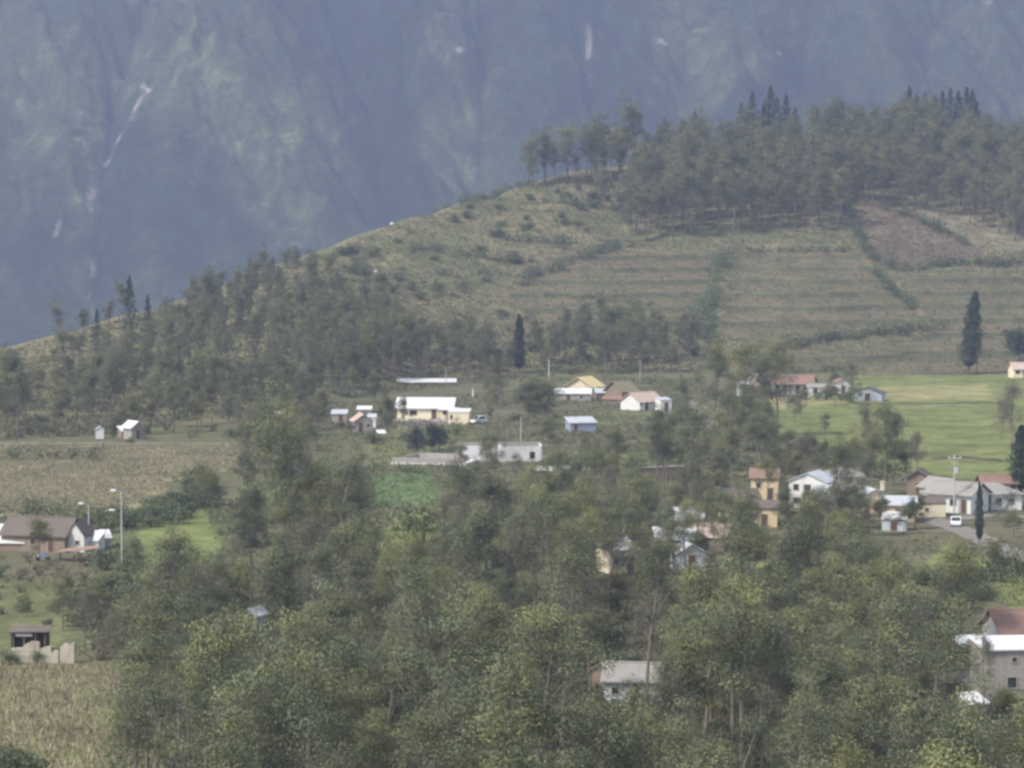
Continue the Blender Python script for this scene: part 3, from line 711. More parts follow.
p = P(664, 412); H('outbuilding', 'small white outbuilding at the right end of the far hamlet', 'outbuilding', (p[0], p[1] + 2, p[2]), 2.6, 3, 2.4, .4, 'white', 'b_roof', R(20), .1, kind='shed', ops=[dr(0)])
p = P(581, 432); H('shed', 'dark blue-grey shed with pale roof alone on the slope', 'shed', (p[0], p[1] + 2, p[2]), 5.2, 3.6, 1.7, .8, 'cloth', 'b_roof', R(14), .25, kind='shed', ops=[dr(-1.5, .8, 1.5)])
# unfinished block walls and slab by the lawn
p = P(440, 464)
t = thing('building_foundation', 'unfinished pale concrete foundation with low block walls below the lawn', 'foundation', (p[0], p[1] + 6, p[2]), R(-14))
s = MB(); s.box((0, 0, .1), (13, 16, .5)); s.build('slab', M['slab'], t)
for c, d in (((0, -7.8, .75), (12.6, .25, .8)), ((0, 1, .8), (9, .25, .9)), ((-4.5, -3.4, .8), (.25, 8.4, .9)), ((4.5, -3, .75), (.25, 7.8, .8))):
    s = MB(); s.box(c, d); s.build('low_wall', M['greyw'], t)
s = MB(); s.box((-.2, -4, .38), (7, 2.2, .06)); s.build('blue_sheet', M['cloth'], t)
p = P(500, 463)
t = thing('block_building', 'roofless pale grey block building right of the concrete foundation', 'building', (p[0] - .2, p[1] + 4, p[2]), R(4))
for k, (c, d) in enumerate((((-4.0, -2, 1.25), (5.0, .25, 3.1)), ((3.4, -2, 1.2), (7.4, .25, 2.9)), ((0, 3, 1.4), (15, .25, 3.2)), ((-7.2, .5, 1.3), (.25, 5, 3.0)), ((7.2, .5, 1.3), (.25, 5, 3.0)), ((.2, .4, 1.2), (.25, 4.8, 2.8)))):
    s = MB(); s.box(c, d); s.build('wall', M['slab' if k != 2 else 'greyw'], t)
s = MB(); s.box((5.6, -2.14, 1.1), (.9, .06, 1.2)); s.build('window', M['glass'], t)
p = P(560, 482); H('outbuilding', 'low brown outbuilding with thin white roof below the block building', 'outbuilding', (p[0], p[1] + 2, p[2]), 7.5, 3.5, 1.7, .25, 'brownw', 'w_roof', R(-6), .25, kind='shed', ops=[dr(-1.5, 1, 1.5), wn(1.4, 1, .8, .6)])
p = P(664, 478); t = thing('boundary_wall', 'slanting brown adobe boundary wall right of the centre', 'wall', p, R(22))
s = MB(); s.box((0, 0, .7), (11, .3, 2.0)); s.build('wall_body', M['brownw'], t); s = MB(); s.box((0, 0, 1.78), (11.2, .5, .14)); s.build('coping', M['conc'], t)
# right-hand farm
p = P(795, 394); H('farmhouse', 'low white-walled farmhouse with terracotta roof at the field edge', 'house', (p[0], p[1] + 3, p[2]), 9.5, 6, 2.6, 1.6, 'white', 't_roof', R(-16), .5, ops=[dr(1.5), wn(-1.5), wn(3.5), dr(-3.3)], porch=1.6)
p = P(763, 390); H('house', 'pale house with white gable roof left of the terracotta farmhouse', 'house', (p[0], p[1] + 2, p[2]), 4, 5, 2.2, 1.5, 'brownw', 'w_roof', R(30), .4, axis='x', ops=[dr(0), wn(1.4)])
p = P(744, 396); H('outbuilding', 'small white outbuilding at the left end of the farm', 'outbuilding', (p[0], p[1] + 2, p[2]), 2.5, 3, 2.6, .5, 'white', 'b_roof', R(5), .2, kind='shed', ops=[dr(0)])
p = P(817, 396); H('shed', 'grey walled shed right of the terracotta farmhouse', 'shed', (p[0], p[1] + 2, p[2]), 4.0, 3.5, 1.9, .6, 'white', 'g_roof', R(-10), .25, kind='shed', ops=[dr(0)])
p = P(842, 394); H('shed', 'small terracotta and white shed in the middle of the farm', 'shed', (p[0], p[1] + 2, p[2]), 3.2, 3.5, 2.6, .8, 'white', 't_roof', R(10), .25, axis='y', ops=[dr(0)])
p = P(871, 401); H('barn', 'grey-white barn with dark gable roof at the field corner', 'barn', (p[0], p[1] + 3, p[2]), 6.5, 5, 1.7, 1.3, 'bluew', 'd_roof', R(-18), .35, axis='y', ops=[dr(0, 1.2, 1.7)])
p = P(1018, 378); H('house', 'salmon-roofed house at the right edge behind the green field', 'house', (p[0] + 1.6, p[1] + 3, p[2]), 6, 5, 2.3, 1.5, 'cream', 's_roof', R(8), .4, ops=[dr(0), wn(-2)])
# row of houses on the right by the road
p = P(923, 497); H('house', 'dark brown gable house at the left end of the roadside row', 'house', (p[0], p[1] + 4, p[2]), 3.4, 5, 2.6, 1.1, 'brownw', 'd_roof', R(-12), .4, axis='y', ops=[dr(0), wn(1.2, 1.5, .6, .6)])
p = P(944, 507); H('house', 'grey-roofed white house with dark gable in the roadside row', 'house', (p[0] + .3, p[1] + 5, p[2]), 4.0, 5, 2.5, 1.2, 'white', 'g_roof', R(30), .45, axis='y', ops=[dr(-1), wn(1), ('window', 'l', 0, 1.5, 1, 1)])
p = P(963, 514); H('house', 'long white house with pale grey roof in the middle of the roadside row', 'house', (p[0] - .2, p[1] + 3.8, p[2]), 7.0, 5.5, 2.7, 1.4, 'white', 'g_roof', R(-36), .5, axis='x', ops=[dr(-2.5), wn(-1), wn(.7), dr(2.4), ('window', 'l', 0, 1.5, .9, .9)])
p = P(992, 511); H('house', 'white house with broad pale roof at the right of the roadside row', 'house', (p[0] + .4, p[1] + 4, p[2]), 7.8, 6, 2.2, 1.5, 'white', 'g_roof', R(3), .5, kind='hip', ops=[wn(-2.6, 1.3, .8, .8), dr(-1), wn(.6, 1.3, .8, .8), wn(2.4, 1.3, .8, .8)])
p = P(1003, 498); H('house', 'low house with terracotta roof behind the white roadside row', 'house', (p[0] - .2, p[1] + 4, p[2]), 5.2, 4, 2.0, 1.0, 'brownw', 't_roof', R(2), .4, ops=[dr(0), wn(2)])
# village behind the front wood
p = P(845, 493); H('house', 'broad grey-roofed house standing highest in the village', 'house', (p[0], p[1] + 4, p[2]), 6.2, 5.5, 2.3, 1.3, 'peach', 'g_roof', R(-4), .4, kind='hip', ops=[dr(1), wn(-1.6), wn(2.6)])
p = P(815, 512); H('house', 'tall pale blue-white house with zinc roof left of the village', 'house', (p[0], p[1] + 3, p[2]), 5.6, 5, 4.2, 1.2, 'white', 'b_roof', R(-24), .3, axis='y', ops=[dr(0), wn(-1.6), wn(1.6), wn(0, 3.4), wn(-1.7, 3.4, .8)])
p = P(836, 519); H('house', 'cream-fronted house with white roof in the village middle', 'house', (p[0], p[1] + 3, p[2]), 5.0, 5, 2.6, 1.6, 'ochre', 'b_roof', R(4), .4, ops=[dr(.5), wn(-1.4), wn(1.8, 1.4, .8)])
p = P(872, 520); H('house', 'peach gable-fronted house with white roof and chimney in the village', 'house', (p[0], p[1] + 4, p[2]), 5.4, 6.5, 2.9, 1.2, 'peach', 'b_roof', R(10), .3, axis='y', ops=[dr(-1.3), wn(.4, 1.6, 1.2, .9), wn(1.9, 1.5, .6, .7)], chim=(2.2, .6))
p = P(903, 524); H('house', 'low peach house with pale roof beside the chimney house', 'house', (p[0] - .3, p[1] + 2.5, p[2]), 4.6, 4, 2.4, .8, 'ochre', 'b_roof', R(-8), .3, kind='shed', ops=[dr(0), wn(1.4)])
p = P(896, 531); H('shed', 'white zinc shed in front of the peach houses', 'shed', (p[0], p[1] + 1.2, p[2]), 3.2, 2.4, 1.5, .7, 'bluew', 'w_roof', R(-14), .15, kind='shed', ops=[dr(0, .9, 1.3)])
p = P(932, 518); H('house', 'small bright cream house at the road bend', 'house', (p[0], p[1] + 2, p[2]), 3.6, 3.5, 1.9, .8, 'cream', 'd_roof', R(6), .1, axis='x', ops=[wn(-.9, 1.1, .5, .5)])
p = P(766, 502); H('house', 'tall ochre house seen through the trees left of the village', 'house', (p[0], p[1] + 2.5, p[2]), 4.0, 4.5, 3.4, .9, 'ochre', 'r_roof', R(-5), .3, kind='shed', ops=[dr(.8), wn(-.9, 2.4, .7, .8)])
p = P(741, 522); H('house', 'ochre cottage with dark roof lower in the trees', 'house', (p[0], p[1] + 2.5, p[2]), 4.6, 4.5, 2.7, 1.4, 'ochre', 'd_roof', R(14), .4, ops=[dr(1.5), wn(-1, 1.5, .7, .8)])
p = P(766, 528); H('house', 'ochre shed-roofed cottage right of the dark-roofed cottage', 'house', (p[0], p[1] + 2, p[2]), 3.4, 3.5, 2.5, .7, 'ochre', 'd_roof', R(-6), .2, kind='shed', ops=[dr(0, .8, 1.8)])
p = P(721, 512); H('house', 'narrow cream house half hidden behind trees right of centre', 'house', (p[0], p[1] + 2, p[2]), 3.2, 4, 2.8, .9, 'cream', 'd_roof', R(24), .3, kind='shed', ops=[dr(0)])
p = P(686, 540); H('house', 'grey-white house with zinc roof right of centre', 'house', (p[0], p[1] + 3, p[2]), 5.0, 4.5, 2.5, 1.2, 'bluew', 'b_roof', R(-10), .3, ops=[dr(0), wn(1.6)])
p = P(676, 556); H('house', 'house with bright white sheet roof among the centre trees', 'house', (p[0], p[1] + 3, p[2]), 5.0, 4.5, 1.9, 1.2, 'brownw', 'w_roof', R(4), .3, ops=[dr(0)])
p = P(713, 554); H('house', 'salmon and white roofed house among the centre trees', 'house', (p[0], p[1] + 3, p[2]), 4.6, 4.5, 2.0, 1.3, 'brownw', 's_roof', R(-18), .3, ops=[dr(0)])
p = P(689, 572); H('house', 'pale blue hut with white roof lowest of the centre houses', 'house', (p[0], p[1] + 2, p[2]), 3.4, 3.5, 2.2, 1.0, 'bluew', 'w_roof', R(12), .25, axis='y', ops=[dr(0)])
p = P(618, 574); H('house', 'narrow cream house with white roof left of the centre houses', 'house', (p[0], p[1] + 2.5, p[2]), 3.8, 4, 2.7, .9, 'cream', 'w_roof', R(20), .3, kind='shed', ops=[dr(.9), wn(-.9, 1.5, .7)])
# houses inside the front wood
p = P(253, 630); H('hut', 'white hut with pale gable roof in the left of the front wood', 'hut', (p[0], p[1] + 2, p[2]), 1.5, 2.4, 1.3, .6, 'bluew', 'b_roof', R(-24), .25, axis='y', ops=[dr(.2, .7, 1.5)])
p = P(635, 705); H('house', 'pale blue house with grey roof deep in the front wood', 'house', (p[0], p[1] + 2.2, p[2]), 4.8, 4.2, 2.0, 1.2, 'bluew', 'g_roof', R(-8), .3, ops=[dr(.3, .7, 1.7), wn(-1.4, 1.2, .7, .7)])
p = P(607, 690); H('shed', 'rusty roofed shed left of the pale blue house in the front wood', 'shed', (p[0], p[1] + 2, p[2]), 2.0, 2.2, 1.5, .6, 'brownw', 'r_roof', R(-25), .25, axis='y')
p = P(417, 655); H('hut', 'white-walled hut barely showing through the front wood', 'hut', (p[0], p[1] + 2, p[2]), 2.6, 3, 2.0, .8, 'white', 'g_roof', R(10), .25, axis='y', ops=[dr(0, .7, 1.6)])
p = P(1003, 700); H('house', 'two-storey pale house with flat sheet roof at the right edge', 'house', (p[0] + 1.3, p[1] + 3, p[2]), 6.2, 5.5, 4.2, .35, 'greyw', 'w_roof', R(6), .25, kind='shed', ops=[wn(-.6, 3.4, .5, .5), wn(-.8, 1.4, .9, 1.0), dr(1.2, .9, 2), wn(2.2, 3.3, .6, .5)])
p = P(1022, 672); H('house', 'white house with terracotta roof behind the flat-roofed one', 'house', (p[0] + 1.2, p[1] + 5, p[2]), 6.5, 6, 3.4, 1.6, 'white', 't_roof', R(8), .4, ops=[dr(0), wn(-2, 2.6)])
p = P(981, 690); H('outbuilding', 'low grey outbuilding left of the two-storey pale house', 'outbuilding', (p[0], p[1] + 3, p[2]), 3.0, 4, 3.4, .5, 'greyw', 'b_roof', R(12), .3, kind='shed', ops=[wn(0, 2, .6, .6)])
p = P(975, 722); H('shed', 'white sheet lean-to in front of the low grey outbuilding', 'shed', (p[0], p[1] + 1, p[2]), 1.8, 1.6, 1.4, .6, 'greyw', 'w_roof', R(30), .15, kind='shed')
# left house group
p = P(38, 553); t = H('house', 'old adobe house with grey-brown ridge roof at the left edge', 'house', (p[0] + .1, p[1] + 3.5, p[2]), 8.8, 5.6, 2.1, 1.9, 'brownw', 'd_roof', R(-18), .35, ops=[wn(0, 1.3, .8, .8), dr(2.5, .9, 1.8)])
p = P(78, 553); H('house', 'whitewashed gable-ended wing beside the old adobe house', 'house', (p[0], p[1] + 2.5, p[2]), 2.4, 4.6, 2.0, 1.6, 'white', 'd_roof', R(-10), .2, axis='y', ops=[wn(.3, 1.2, .5, .5)])
p = P(8, 551); H('shed', 'long shed with wide white roof in front of the adobe house', 'shed', (p[0] - .8, p[1] + 1.5, p[2]), 6.4, 4.5, 1.0, 1.7, 'brownw', 'w_roof', R(-6), .2, kind='shed')
p = P(93, 551); H('shed', 'white sheet shed right of the whitewashed wing', 'shed', (p[0], p[1] + 1.5, p[2]), 1.8, 2.4, 1.2, .9, 'white', 'w_roof', R(-14), .15, kind='shed')
p = P(105, 548); H('shed', 'small white tilted roof shed near the lamp post', 'shed', (p[0] - .1, p[1] + 1.5, p[2]), 1.1, 1.8, 1.1, .8, 'greyw', 'w_roof', R(20), .12, kind='shed')
p = P(78, 562); t = thing('market_canopy', 'flat brown sheet canopy on posts in front of the old house', 'canopy', (p[0], p[1] + .5, p[2]), R(6))
s = MB(); s.slab([(-2.4, -1.1, 1.25), (2.5, -1.1, 1.65), (2.5, 1.2, 1.75), (-2.4, 1.2, 1.35)], .08); s.build('canopy_sheet', M['awning'], t)
for xx in (-2.2, 0, 2.3):
    for yy in (-.9, 1.0):
        s = MB(); s.box((xx, yy, .5), (.09, .09, 1.5)); s.build('post', M['wood'], t)
# ruined wall and hut bottom left
p = P(42, 663); t = thing('stone_wall', 'broken pale stone wall at the top of the dry maize field', 'wall', p, R(-3))
rs = np.random.RandomState(4)
for k, (x0, x1, hh) in enumerate(((-3.1, -1.7, 1.3), (-1.7, -.2, 1.9), (-.2, .9, 1.5), (.9, 1.6, 1.1), (1.75, 2.6, 1.7), (2.6, 3.1, 1.9))):
    s = MB(); s.prism([(x0, -.3), (x1, -.3), (x1, hh * .95 + rs.rand() * .2), ((x0 + x1) / 2, hh + rs.rand() * .2), (x0, hh * .85 + rs.rand() * .2)], -.2 - k * .004, .2 + k * .004)
    s.v = [(q[1], -q[0], q[2]) for q in s.v]; s.build('wall_section', M['stone'], t)
p = P(27, 655); t = thing('open_hut', 'dark open-fronted hut behind the broken stone wall', 'hut', (p[0], p[1] + 2, p[2]), R(3))
s = MB(); s.box((0, .9, .9), (3.4, .2, 2.2)); s.box((-1.7, 0, .9), (.15, 1.6, 2.2)); s.box((1.7, 0, .9), (.15, 1.6, 2.2)); s.build('wall', M['wood'], t)
for xx in (-1.5, -.5, .6, 1.5): s = MB(); s.box((xx, -.95, .9), (.12, .12, 2.3)); s.build('post', M['bark'], t)
s = MB(); s.slab([(-2.0, -1.3, 2.1), (2.0, -1.3, 2.15), (2.0, 1.2, 2.4), (-2.0, 1.2, 2.35)], .1); s.build('roof', M['d_roof'], t)
s = MB(); s.box((-.5, -1.0, 1.75), (1.6, .05, .25)); s.build('eave_board', M['w_roof'], t)

# ------------------------------------------------------------------ roads
def strip(name, pts, w, m, lift=.06, n=60):
    W_ = [P(u, v)[:2] for u, v in pts]
    d = [0]
    for a, b in zip(W_[:-1], W_[1:]): d.append(d[-1] + math.dist(a, b))
    ts = np.linspace(0, d[-1], n); xs = np.interp(ts, d, [q[0] for q in W_]); ys = np.interp(ts, d, [q[1] for q in W_])
    k = np.ones(5) / 5; xs[2:-2] = np.convolve(xs, k, 'valid'); ys[2:-2] = np.convolve(ys, k, 'valid')
    tx = np.gradient(xs); ty = np.gradient(ys); l = np.hypot(tx, ty); nx, ny = -ty / l, tx / l
    mb = MB()
    ks = 5
    for i in range(n):
        for j in range(ks):
            o = (j / (ks - 1) - .5) * w * (1 + .08 * math.sin(i * 1.7 + j))
            x, y = xs[i] + nx[i] * o, ys[i] + ny[i] * o
            mb.v.append((x, y, float(hgt(np.array(x), np.array(y))) + lift))
    for i in range(n - 1):
        for j in range(ks - 1):
            a = i * ks + j; mb.f.append((a, a + ks, a + ks + 1, a + 1))
    return tag(mb.build(name, m), kind='structure')
strip('road', [(905, 512), (938, 522), (965, 532), (1000, 548), (1060, 578), (1150, 640)], 4.0, M['road'])
strip('dirt_track', [(958, 520), (990, 516), (1060, 520)], 3.2, M['road'], .1)
strip('hill_path', [(686, 402), (704, 412), (716, 428)], 3.0, M['road'])

# ------------------------------------------------------------------ poles, cars
def pole(name, label, u, v, h, cat='pole', cross=False, lamp=0, group=None, m='conc', r=.11, head='w_roof'):
    p = P(u, v); t = thing(name, label, cat, p, 0, group)
    s = MB(); s.tube([(0, 0, -.5), (0, 0, h * .5), (0, 0, h)], [r, r * .85, r * .65], 8); s.build('shaft', M[m], t)
    if cross:
        s = MB(); s.box((0, -.16, h - .5), (1.8, .12, .12)); s.box((0, -.16, h - 1.3), (1.2, .1, .1)); c = s.build('crossarm', M['conc'], t)
        for xx in (-.8, 0, .8):
            s = MB(); s.tube([(xx, -.16, h - .44), (xx, -.16, h - .2)], [.06, .04], 6); s.build('insulator', M['paintw'], c)
        s = MB(); s.tube([(.35, -.1, h - 2.6), (.35, -.1, h - 1.8)], [.26, .26], 8); s.build('transformer', M['pipe'], t)
    if lamp:
        s = MB(); s.tube([(0, 0, h - .1), (lamp * .4, -.1, h + .15), (lamp * .8, -.2, h + .2)], .045, 6); a = s.build('lamp_arm', M['pipe'], t)
        s = MB(); s.v = []; s.box((lamp * .95, -.22, h + .2), (.75, .34, .2), 0, .7); s.build('lamp_head', M[head], a)
    return t
pole('street_lamp', 'tall grey street lamp nearest the green meadow on the left', 122, 571, 9.4, 'street lamp', lamp=-1, group='street lamps by the old house')
pole('street_lamp', 'shorter street lamp just behind the white sheet shed', 89, 549, 5.6, 'street lamp', lamp=-1, group='street lamps by the old house')
pole('street_lamp', 'distant street lamp with white head between the other two', 105, 546, 4.4, 'street lamp', lamp=1, m='darkbark', r=.06, group='street lamps by the old house')
pole('utility_pole', 'thin utility pole behind the roofless block building', 521, 452, 6.2, r=.12)
pole('utility_pole', 'utility pole with crossarms above the roadside row of houses', 954, 514, 8.4, cross=True, r=.13)
pole('utility_pole', 'pale pole at the foot of the hill left of the yellow-roofed house', 549, 381, 5.6, r=.2)
pole('utility_pole', 'short pole behind the long shed of the cream house', 446, 385, 4.2, r=.1)
pole('gate_post', 'white post on the slope right of the cream house', 473, 397, 1.9, 'post', m='paintw', r=.18)
pole('utility_pole', 'thin pole at the wood edge right of the mossy barn', 640, 383, 6.0, r=.1)
def car(label, u, v, rz, s=1.0, van=False):
    p = P(u, v); t = thing('parked_van' if van else 'parked_car', label, 'van' if van else 'car', p, rz, None, (s, s, s))
    b = MB()
    H1, H2 = (1.0, 1.9) if van else (.85, 1.45)
    prof = [(-2.0, .35), (-2.05, .7), (-1.9, H1), (-1.1, H1 + .05), (-.6, H2), (1.4, H2), (1.9, H1 + .05), (2.0, .7), (1.95, .35)]
    b.prism([(q[0], q[1]) for q in prof], -.82, .82); b.v = [(q[1], q[0], q[2]) for q in b.v]; b.f = [f[::-1] for f in b.f]
    b.build('body', M['paintw'], t)
    g = MB()
    for sy in (-1, 1): g.v += []; g.box((.35, sy * .81, (H1 + H2) / 2 + .05), (1.7, .06, (H2 - H1) * .62))
    g.build('side_window', M['glass'], t)
    w = MB(); w.slab([(-1.12, -.7, H1 + .1), (-1.12, .7, H1 + .1), (-.66, .7, H2 - .05), (-.66, -.7, H2 - .05)], -.05); w.build('windscreen', M['glass'], t)
    for sx in (-1.25, 1.25):
        for sy in (-.78, .78):
            k = MB(); k.tube([(sx, sy - .1, .33), (sx, sy + .1, .33)], .33, 12); wh = k.build('wheel', M['rubber'], t)
            k = MB(); k.tube([(sx, sy - .115, .33), (sx, sy + .115, .33)], .17, 8); k.build('rim', M['pipe'], wh)
    for sy in (-.6, .6):
        k = MB(); k.box((-2.03, sy, .68), (.08, .28, .14)); k.build('headlight', M['paintw'], t)
car('white van parked beside the cream annex', 479, 424, R(40), .85, True)
car('small white car standing on the road by the village', 956, 526, R(80), .85)
# clothes line bits beside the old house
p = P(43, 561); t = thing('covered_motorcycle', 'blue-grey covered motorcycle in front of the old adobe house', 'motorcycle', p, R(20))
s = MB(); s.box((0, 0, .7), (1.5, .5, .45), 0, .6); s.box((-.3, 0, .95), (.5, .3, .35), 0, .6); s.build('cover', M['cloth'], t)
for xx in (-.6, .6):
    s = MB(); s.tube([(xx, -.06, .3), (xx, .06, .3)], .3, 12); s.build('wheel', M['rubber'], t)
# pale boulders on the hillside
for i, (u, v, s_, lb) in enumerate(((392, 224, .8, 'pale boulder on the ridge line left of the hedge'), (376, 272, .9, 'pale boulder on the open slope below the ridge'), (584, 228, .8, 'small pale boulder in the upper scrub'), (652, 358, 1.0, 'pale boulder in the scrub above the far hamlet'))):
    p = P(u, v); rs = np.random.RandomState(i); mb = MB(); n = 8
    rings = [(0.6, .9), (.35, 1.0), (.1, .7), (-.3, 1.0)]
    mb.v = [(0, 0, .8 * s_)]
    for zz, rr in ((.6, .55), (.2, .9), (-.4, 1.0)):
        for k in range(n): a = 6.283 * k / n; q = rr * s_ * (.75 + .4 * rs.rand()); mb.v.append((math.cos(a) * q, math.sin(a) * q * .8, zz * s_))
    for k in range(n): mb.f.append((0, 1 + k, 1 + (k + 1) % n))
    for j in range(2):
        for k in range(n): a = 1 + j * n + k; b_ = 1 + j * n + (k + 1) % n; mb.f.append((a, a + n, b_ + n, b_))
    o = mb.build('boulder', M['rockp']); o.location = p; tag(o, lb, 'boulder')

# ------------------------------------------------------------------ single trees placed by hand
def at_(kind, u, v, Hpx, label, **k):
    """plant with its foot where the picture shows it and about the height it has there"""
    p = P(u, v); d = p[1]
    b = PRO[kind][0][1]; zs = [0.] * (len(b.vertices) * 3); b.vertices.foreach_get('co', zs); hm = max(zs[2::3])
    s = Hpx * d / F / hm
    return plant(kind, p[0], p[1], s, label, **k)
at_('ball', 417, 457, 32, 'left clipped round dark tree on the lawn below the cream house', var=0)
at_('ball', 431, 454, 33, 'taller middle clipped dark tree on the lawn', var=1, sxy=.75)
at_('ball', 440, 451, 27, 'right clipped round dark tree on the lawn', var=0, sxy=1.1)
at_('cypress', 519, 374, 60, 'dark narrow cypress standing alone at the foot of the wooded slope', var=0, sxy=.8)
at_('cypress', 968, 374, 84, 'tall dark leaning cypress at the far edge of the green field', var=1, sxy=.85, tilt=(0, R(-5)))
at_('dry', 975, 374, 40, 'twiggy bare tree around the foot of the leaning cypress', var=0)
at_('dry', 962, 375, 30, 'small twiggy tree left of the leaning cypress', var=1)
at_('ball', 1018, 362, 36, 'round dark tree above the salmon roof at the right edge', var=0, sxy=1.2)
at_('cypress', 1021, 496, 72, 'broad black-green cypress beside the roadside row at the right edge', var=0, sxy=1.25)
at_('blue', 1006, 524, 36, 'blue-green young eucalyptus in front of the broad pale roof', var=0, sxy=1.3)
at_('blue', 992, 522, 24, 'smaller blue-green young eucalyptus left of its larger twin', var=1, sxy=1.2)
at_('cypress', 979, 545, 64, 'thin dark tree standing at the road in front of the roadside row', var=1, sxy=.5)
at_('broad', 993, 574, 36, 'dark cone-shaped tree below the road at the right edge', var=0, sxy=.9)
at_('broad', 1014, 538, 28, 'olive leafy tree below the blue-green eucalyptus', var=1, sxy=1.1)
at_('euc', 884, 494, 96, 'tall dark tree rising above the chimney house at the field edge', var=2, sxy=.95)
at_('euc', 872, 497, 72, 'dark tree left of the tall one above the chimney house', var=1, sxy=.8)
at_('broad', 906, 474, 38, 'dense dark round tree at the left of the green field', var=0, sxy=1.25)
at_('dry', 866, 470, 70, 'bare brownish tree in front of the farm barn', var=1, sxy=.7)
at_('dry', 918, 478, 50, 'leafless tree leaning into the green field', var=2, sxy=.8)
at_('euc', 853, 402, 44, 'dark blurred smudge beside the farm barn, modelled as a tree crown', var=0, sxy=1.0)  # tree standing in for a dark smudge of unclear origin
at_('broad', 835, 406, 24, 'small dark tree between the farm sheds', var=1)
at_('dry', 1012, 450, 75, 'greyish bare tree at the right end of the green field', var=0, sxy=.7)
at_('dry', 1002, 440, 44, 'low bare tree at the right end of the green field', var=1, sxy=.8)
at_('euc', 497, 438, 86, 'tall eucalyptus right of the white van', var=0, sxy=.62)
at_('broad', 528, 425, 52, 'green leafy tree right of the tall eucalyptus by the van', var=0)
at_('broad', 546, 426, 46, 'darker leafy tree left of the yellow-roofed house', var=2)
at_('euc', 455, 480, 62, 'dark tree standing between the foundation and the block building', var=3, sxy=.8)
at_('euc', 487, 486, 58, 'second dark tree in front of the block building', var=1, sxy=.7)
at_('broad', 386, 440, 50, 'dark tree between the cream hut and the cream house', var=1, sxy=.7)
at_('broad', 404, 427, 32, 'small tree at the left corner of the cream house', var=2, sxy=.6)
at_('euc', 302, 580, 195, 'large leaning eucalyptus with pale limbs on the left of the village', var=4, sxy=.75, tilt=(0, R(7)))
at_('euc', 265, 520, 128, 'eucalyptus with yellowish crown left of the leaning one', var=1, sxy=.7)
at_('eucsparse', 338, 590, 150, 'open eucalyptus right of the leaning one', var=0, sxy=.8)
at_('euc', 690, 500, 105, 'broad eucalyptus crown right of the centre above the brown slope', var=0, sxy=1.1)
at_('euc', 662, 496, 84, 'dense eucalyptus left of the broad crown right of the centre', var=3, sxy=1.1)
at_('eucyel', 744, 440, 102, 'big yellow-green eucalyptus with pale trunks left of the farm', var=0, sxy=1.0)
at_('eucyel', 716, 430, 84, 'yellow-green eucalyptus left of the biggest one by the farm', var=1, sxy=.9)
at_('euc', 763, 436, 88, 'grey-green eucalyptus in front of the farm', var=2, sxy=.6)
at_('eucsparse', 820, 590, 170, 'slanting pale-trunked eucalyptus in front of the village houses', var=1, sxy=.7, tilt=(0, R(-9)))
at_('eucsparse', 648, 720, 210, 'tall pale-trunked eucalyptus in the centre of the front wood', var=2, sxy=.7, tilt=(0, R(-2)))
at_('eucsparse', 655, 800, 170, 'pale bare trunk with open crown beside the hidden blue house', var=0, sxy=.7)
at_('eucsparse', 985, 760, 150, 'thin forked tree in front of the two-storey pale house', var=0, sxy=.5)
at_('broad', 1010, 742, 60, 'leafy tree in front of the two-storey pale house', var=0)
at_('broad', 976, 690, 62, 'dark tree hiding the low grey outbuilding', var=1, sxy=.7)
at_('euc', 960, 660, 110, 'dark eucalyptus at the left of the terracotta roof', var=2, sxy=.8)
at_('broad', 40, 562, 48, 'green leafy tree in front of the old adobe house', var=0, sxy=.8)
at_('broad', 64, 632, 62, 'dark green tree above the broken stone wall', var=1, sxy=.7)
at_('broad', 27, 617, 18, 'small round dark shrub-like tree on the left grass', var=2, sxy=1.2)
at_('eucyel', 136, 598, 62, 'yellowish leafy tree at the foot of the nearest street lamp', var=0, sxy=.9)
at_('bush', 108, 570, 26, 'dark bush between the two street lamps', var=0, group=None)
at_('broad', 210, 524, 62, 'dark green tree above the bright meadow', var=0, sxy=.8)
at_('broad', 200, 506, 44, 'dark leafy tree on the brown slope above the meadow', var=2, sxy=.9)
at_('eucsparse', 158, 413, 78, 'tall thin pale-trunked tree in front of the wooded slope on the left', var=0, sxy=.35)
at_('blue', 628, 232, 24, 'blue-grey young tree at the left of the upper grove', var=0)
at_('bushlime', 424, 548, 52, 'tall lime-green leafy bush right of the emerald patch', var=0)
at_('bushlime', 408, 532, 34, 'smaller lime-green bush beside the tall one', var=1)
at_('bush', 12, 782, 46, 'spiky dark bush at the bottom left corner', var=1)
at_('bush', 40, 664, 16, 'green bush growing against the broken stone wall', var=2)
at_('bush', 6, 665, 18, 'green bush at the left end of the broken stone wall', var=0)
for i, (u, v, h, k) in enumerate(((788, 462, 34, 'broad'), (806, 466, 36, 'broad'), (824, 468, 30, 'broad'), (846, 474, 34, 'broad'), (866, 478, 36, 'broad'), (772, 452, 34, 'broad'), (760, 470, 60, 'eucyel'), (798, 500, 70, 'dry'), (780, 486, 40, 'broad'), (893, 486, 44, 'broad'), (838, 520, 40, 'broad'), (914, 530, 34, 'broad'), (904, 534, 30, 'broad'))):
    at_(k, u, v, h, 'dark leafy tree in the belt between the green field and the village' if u < 890 and v < 480 else 'leafy tree ' + ('crowding the front of the village roofs' if v > 500 else 'at the back corner of the village roofs') + (' on the right' if u > 870 else ' on the left'), group='trees around the village roofs', sxy=1.15)
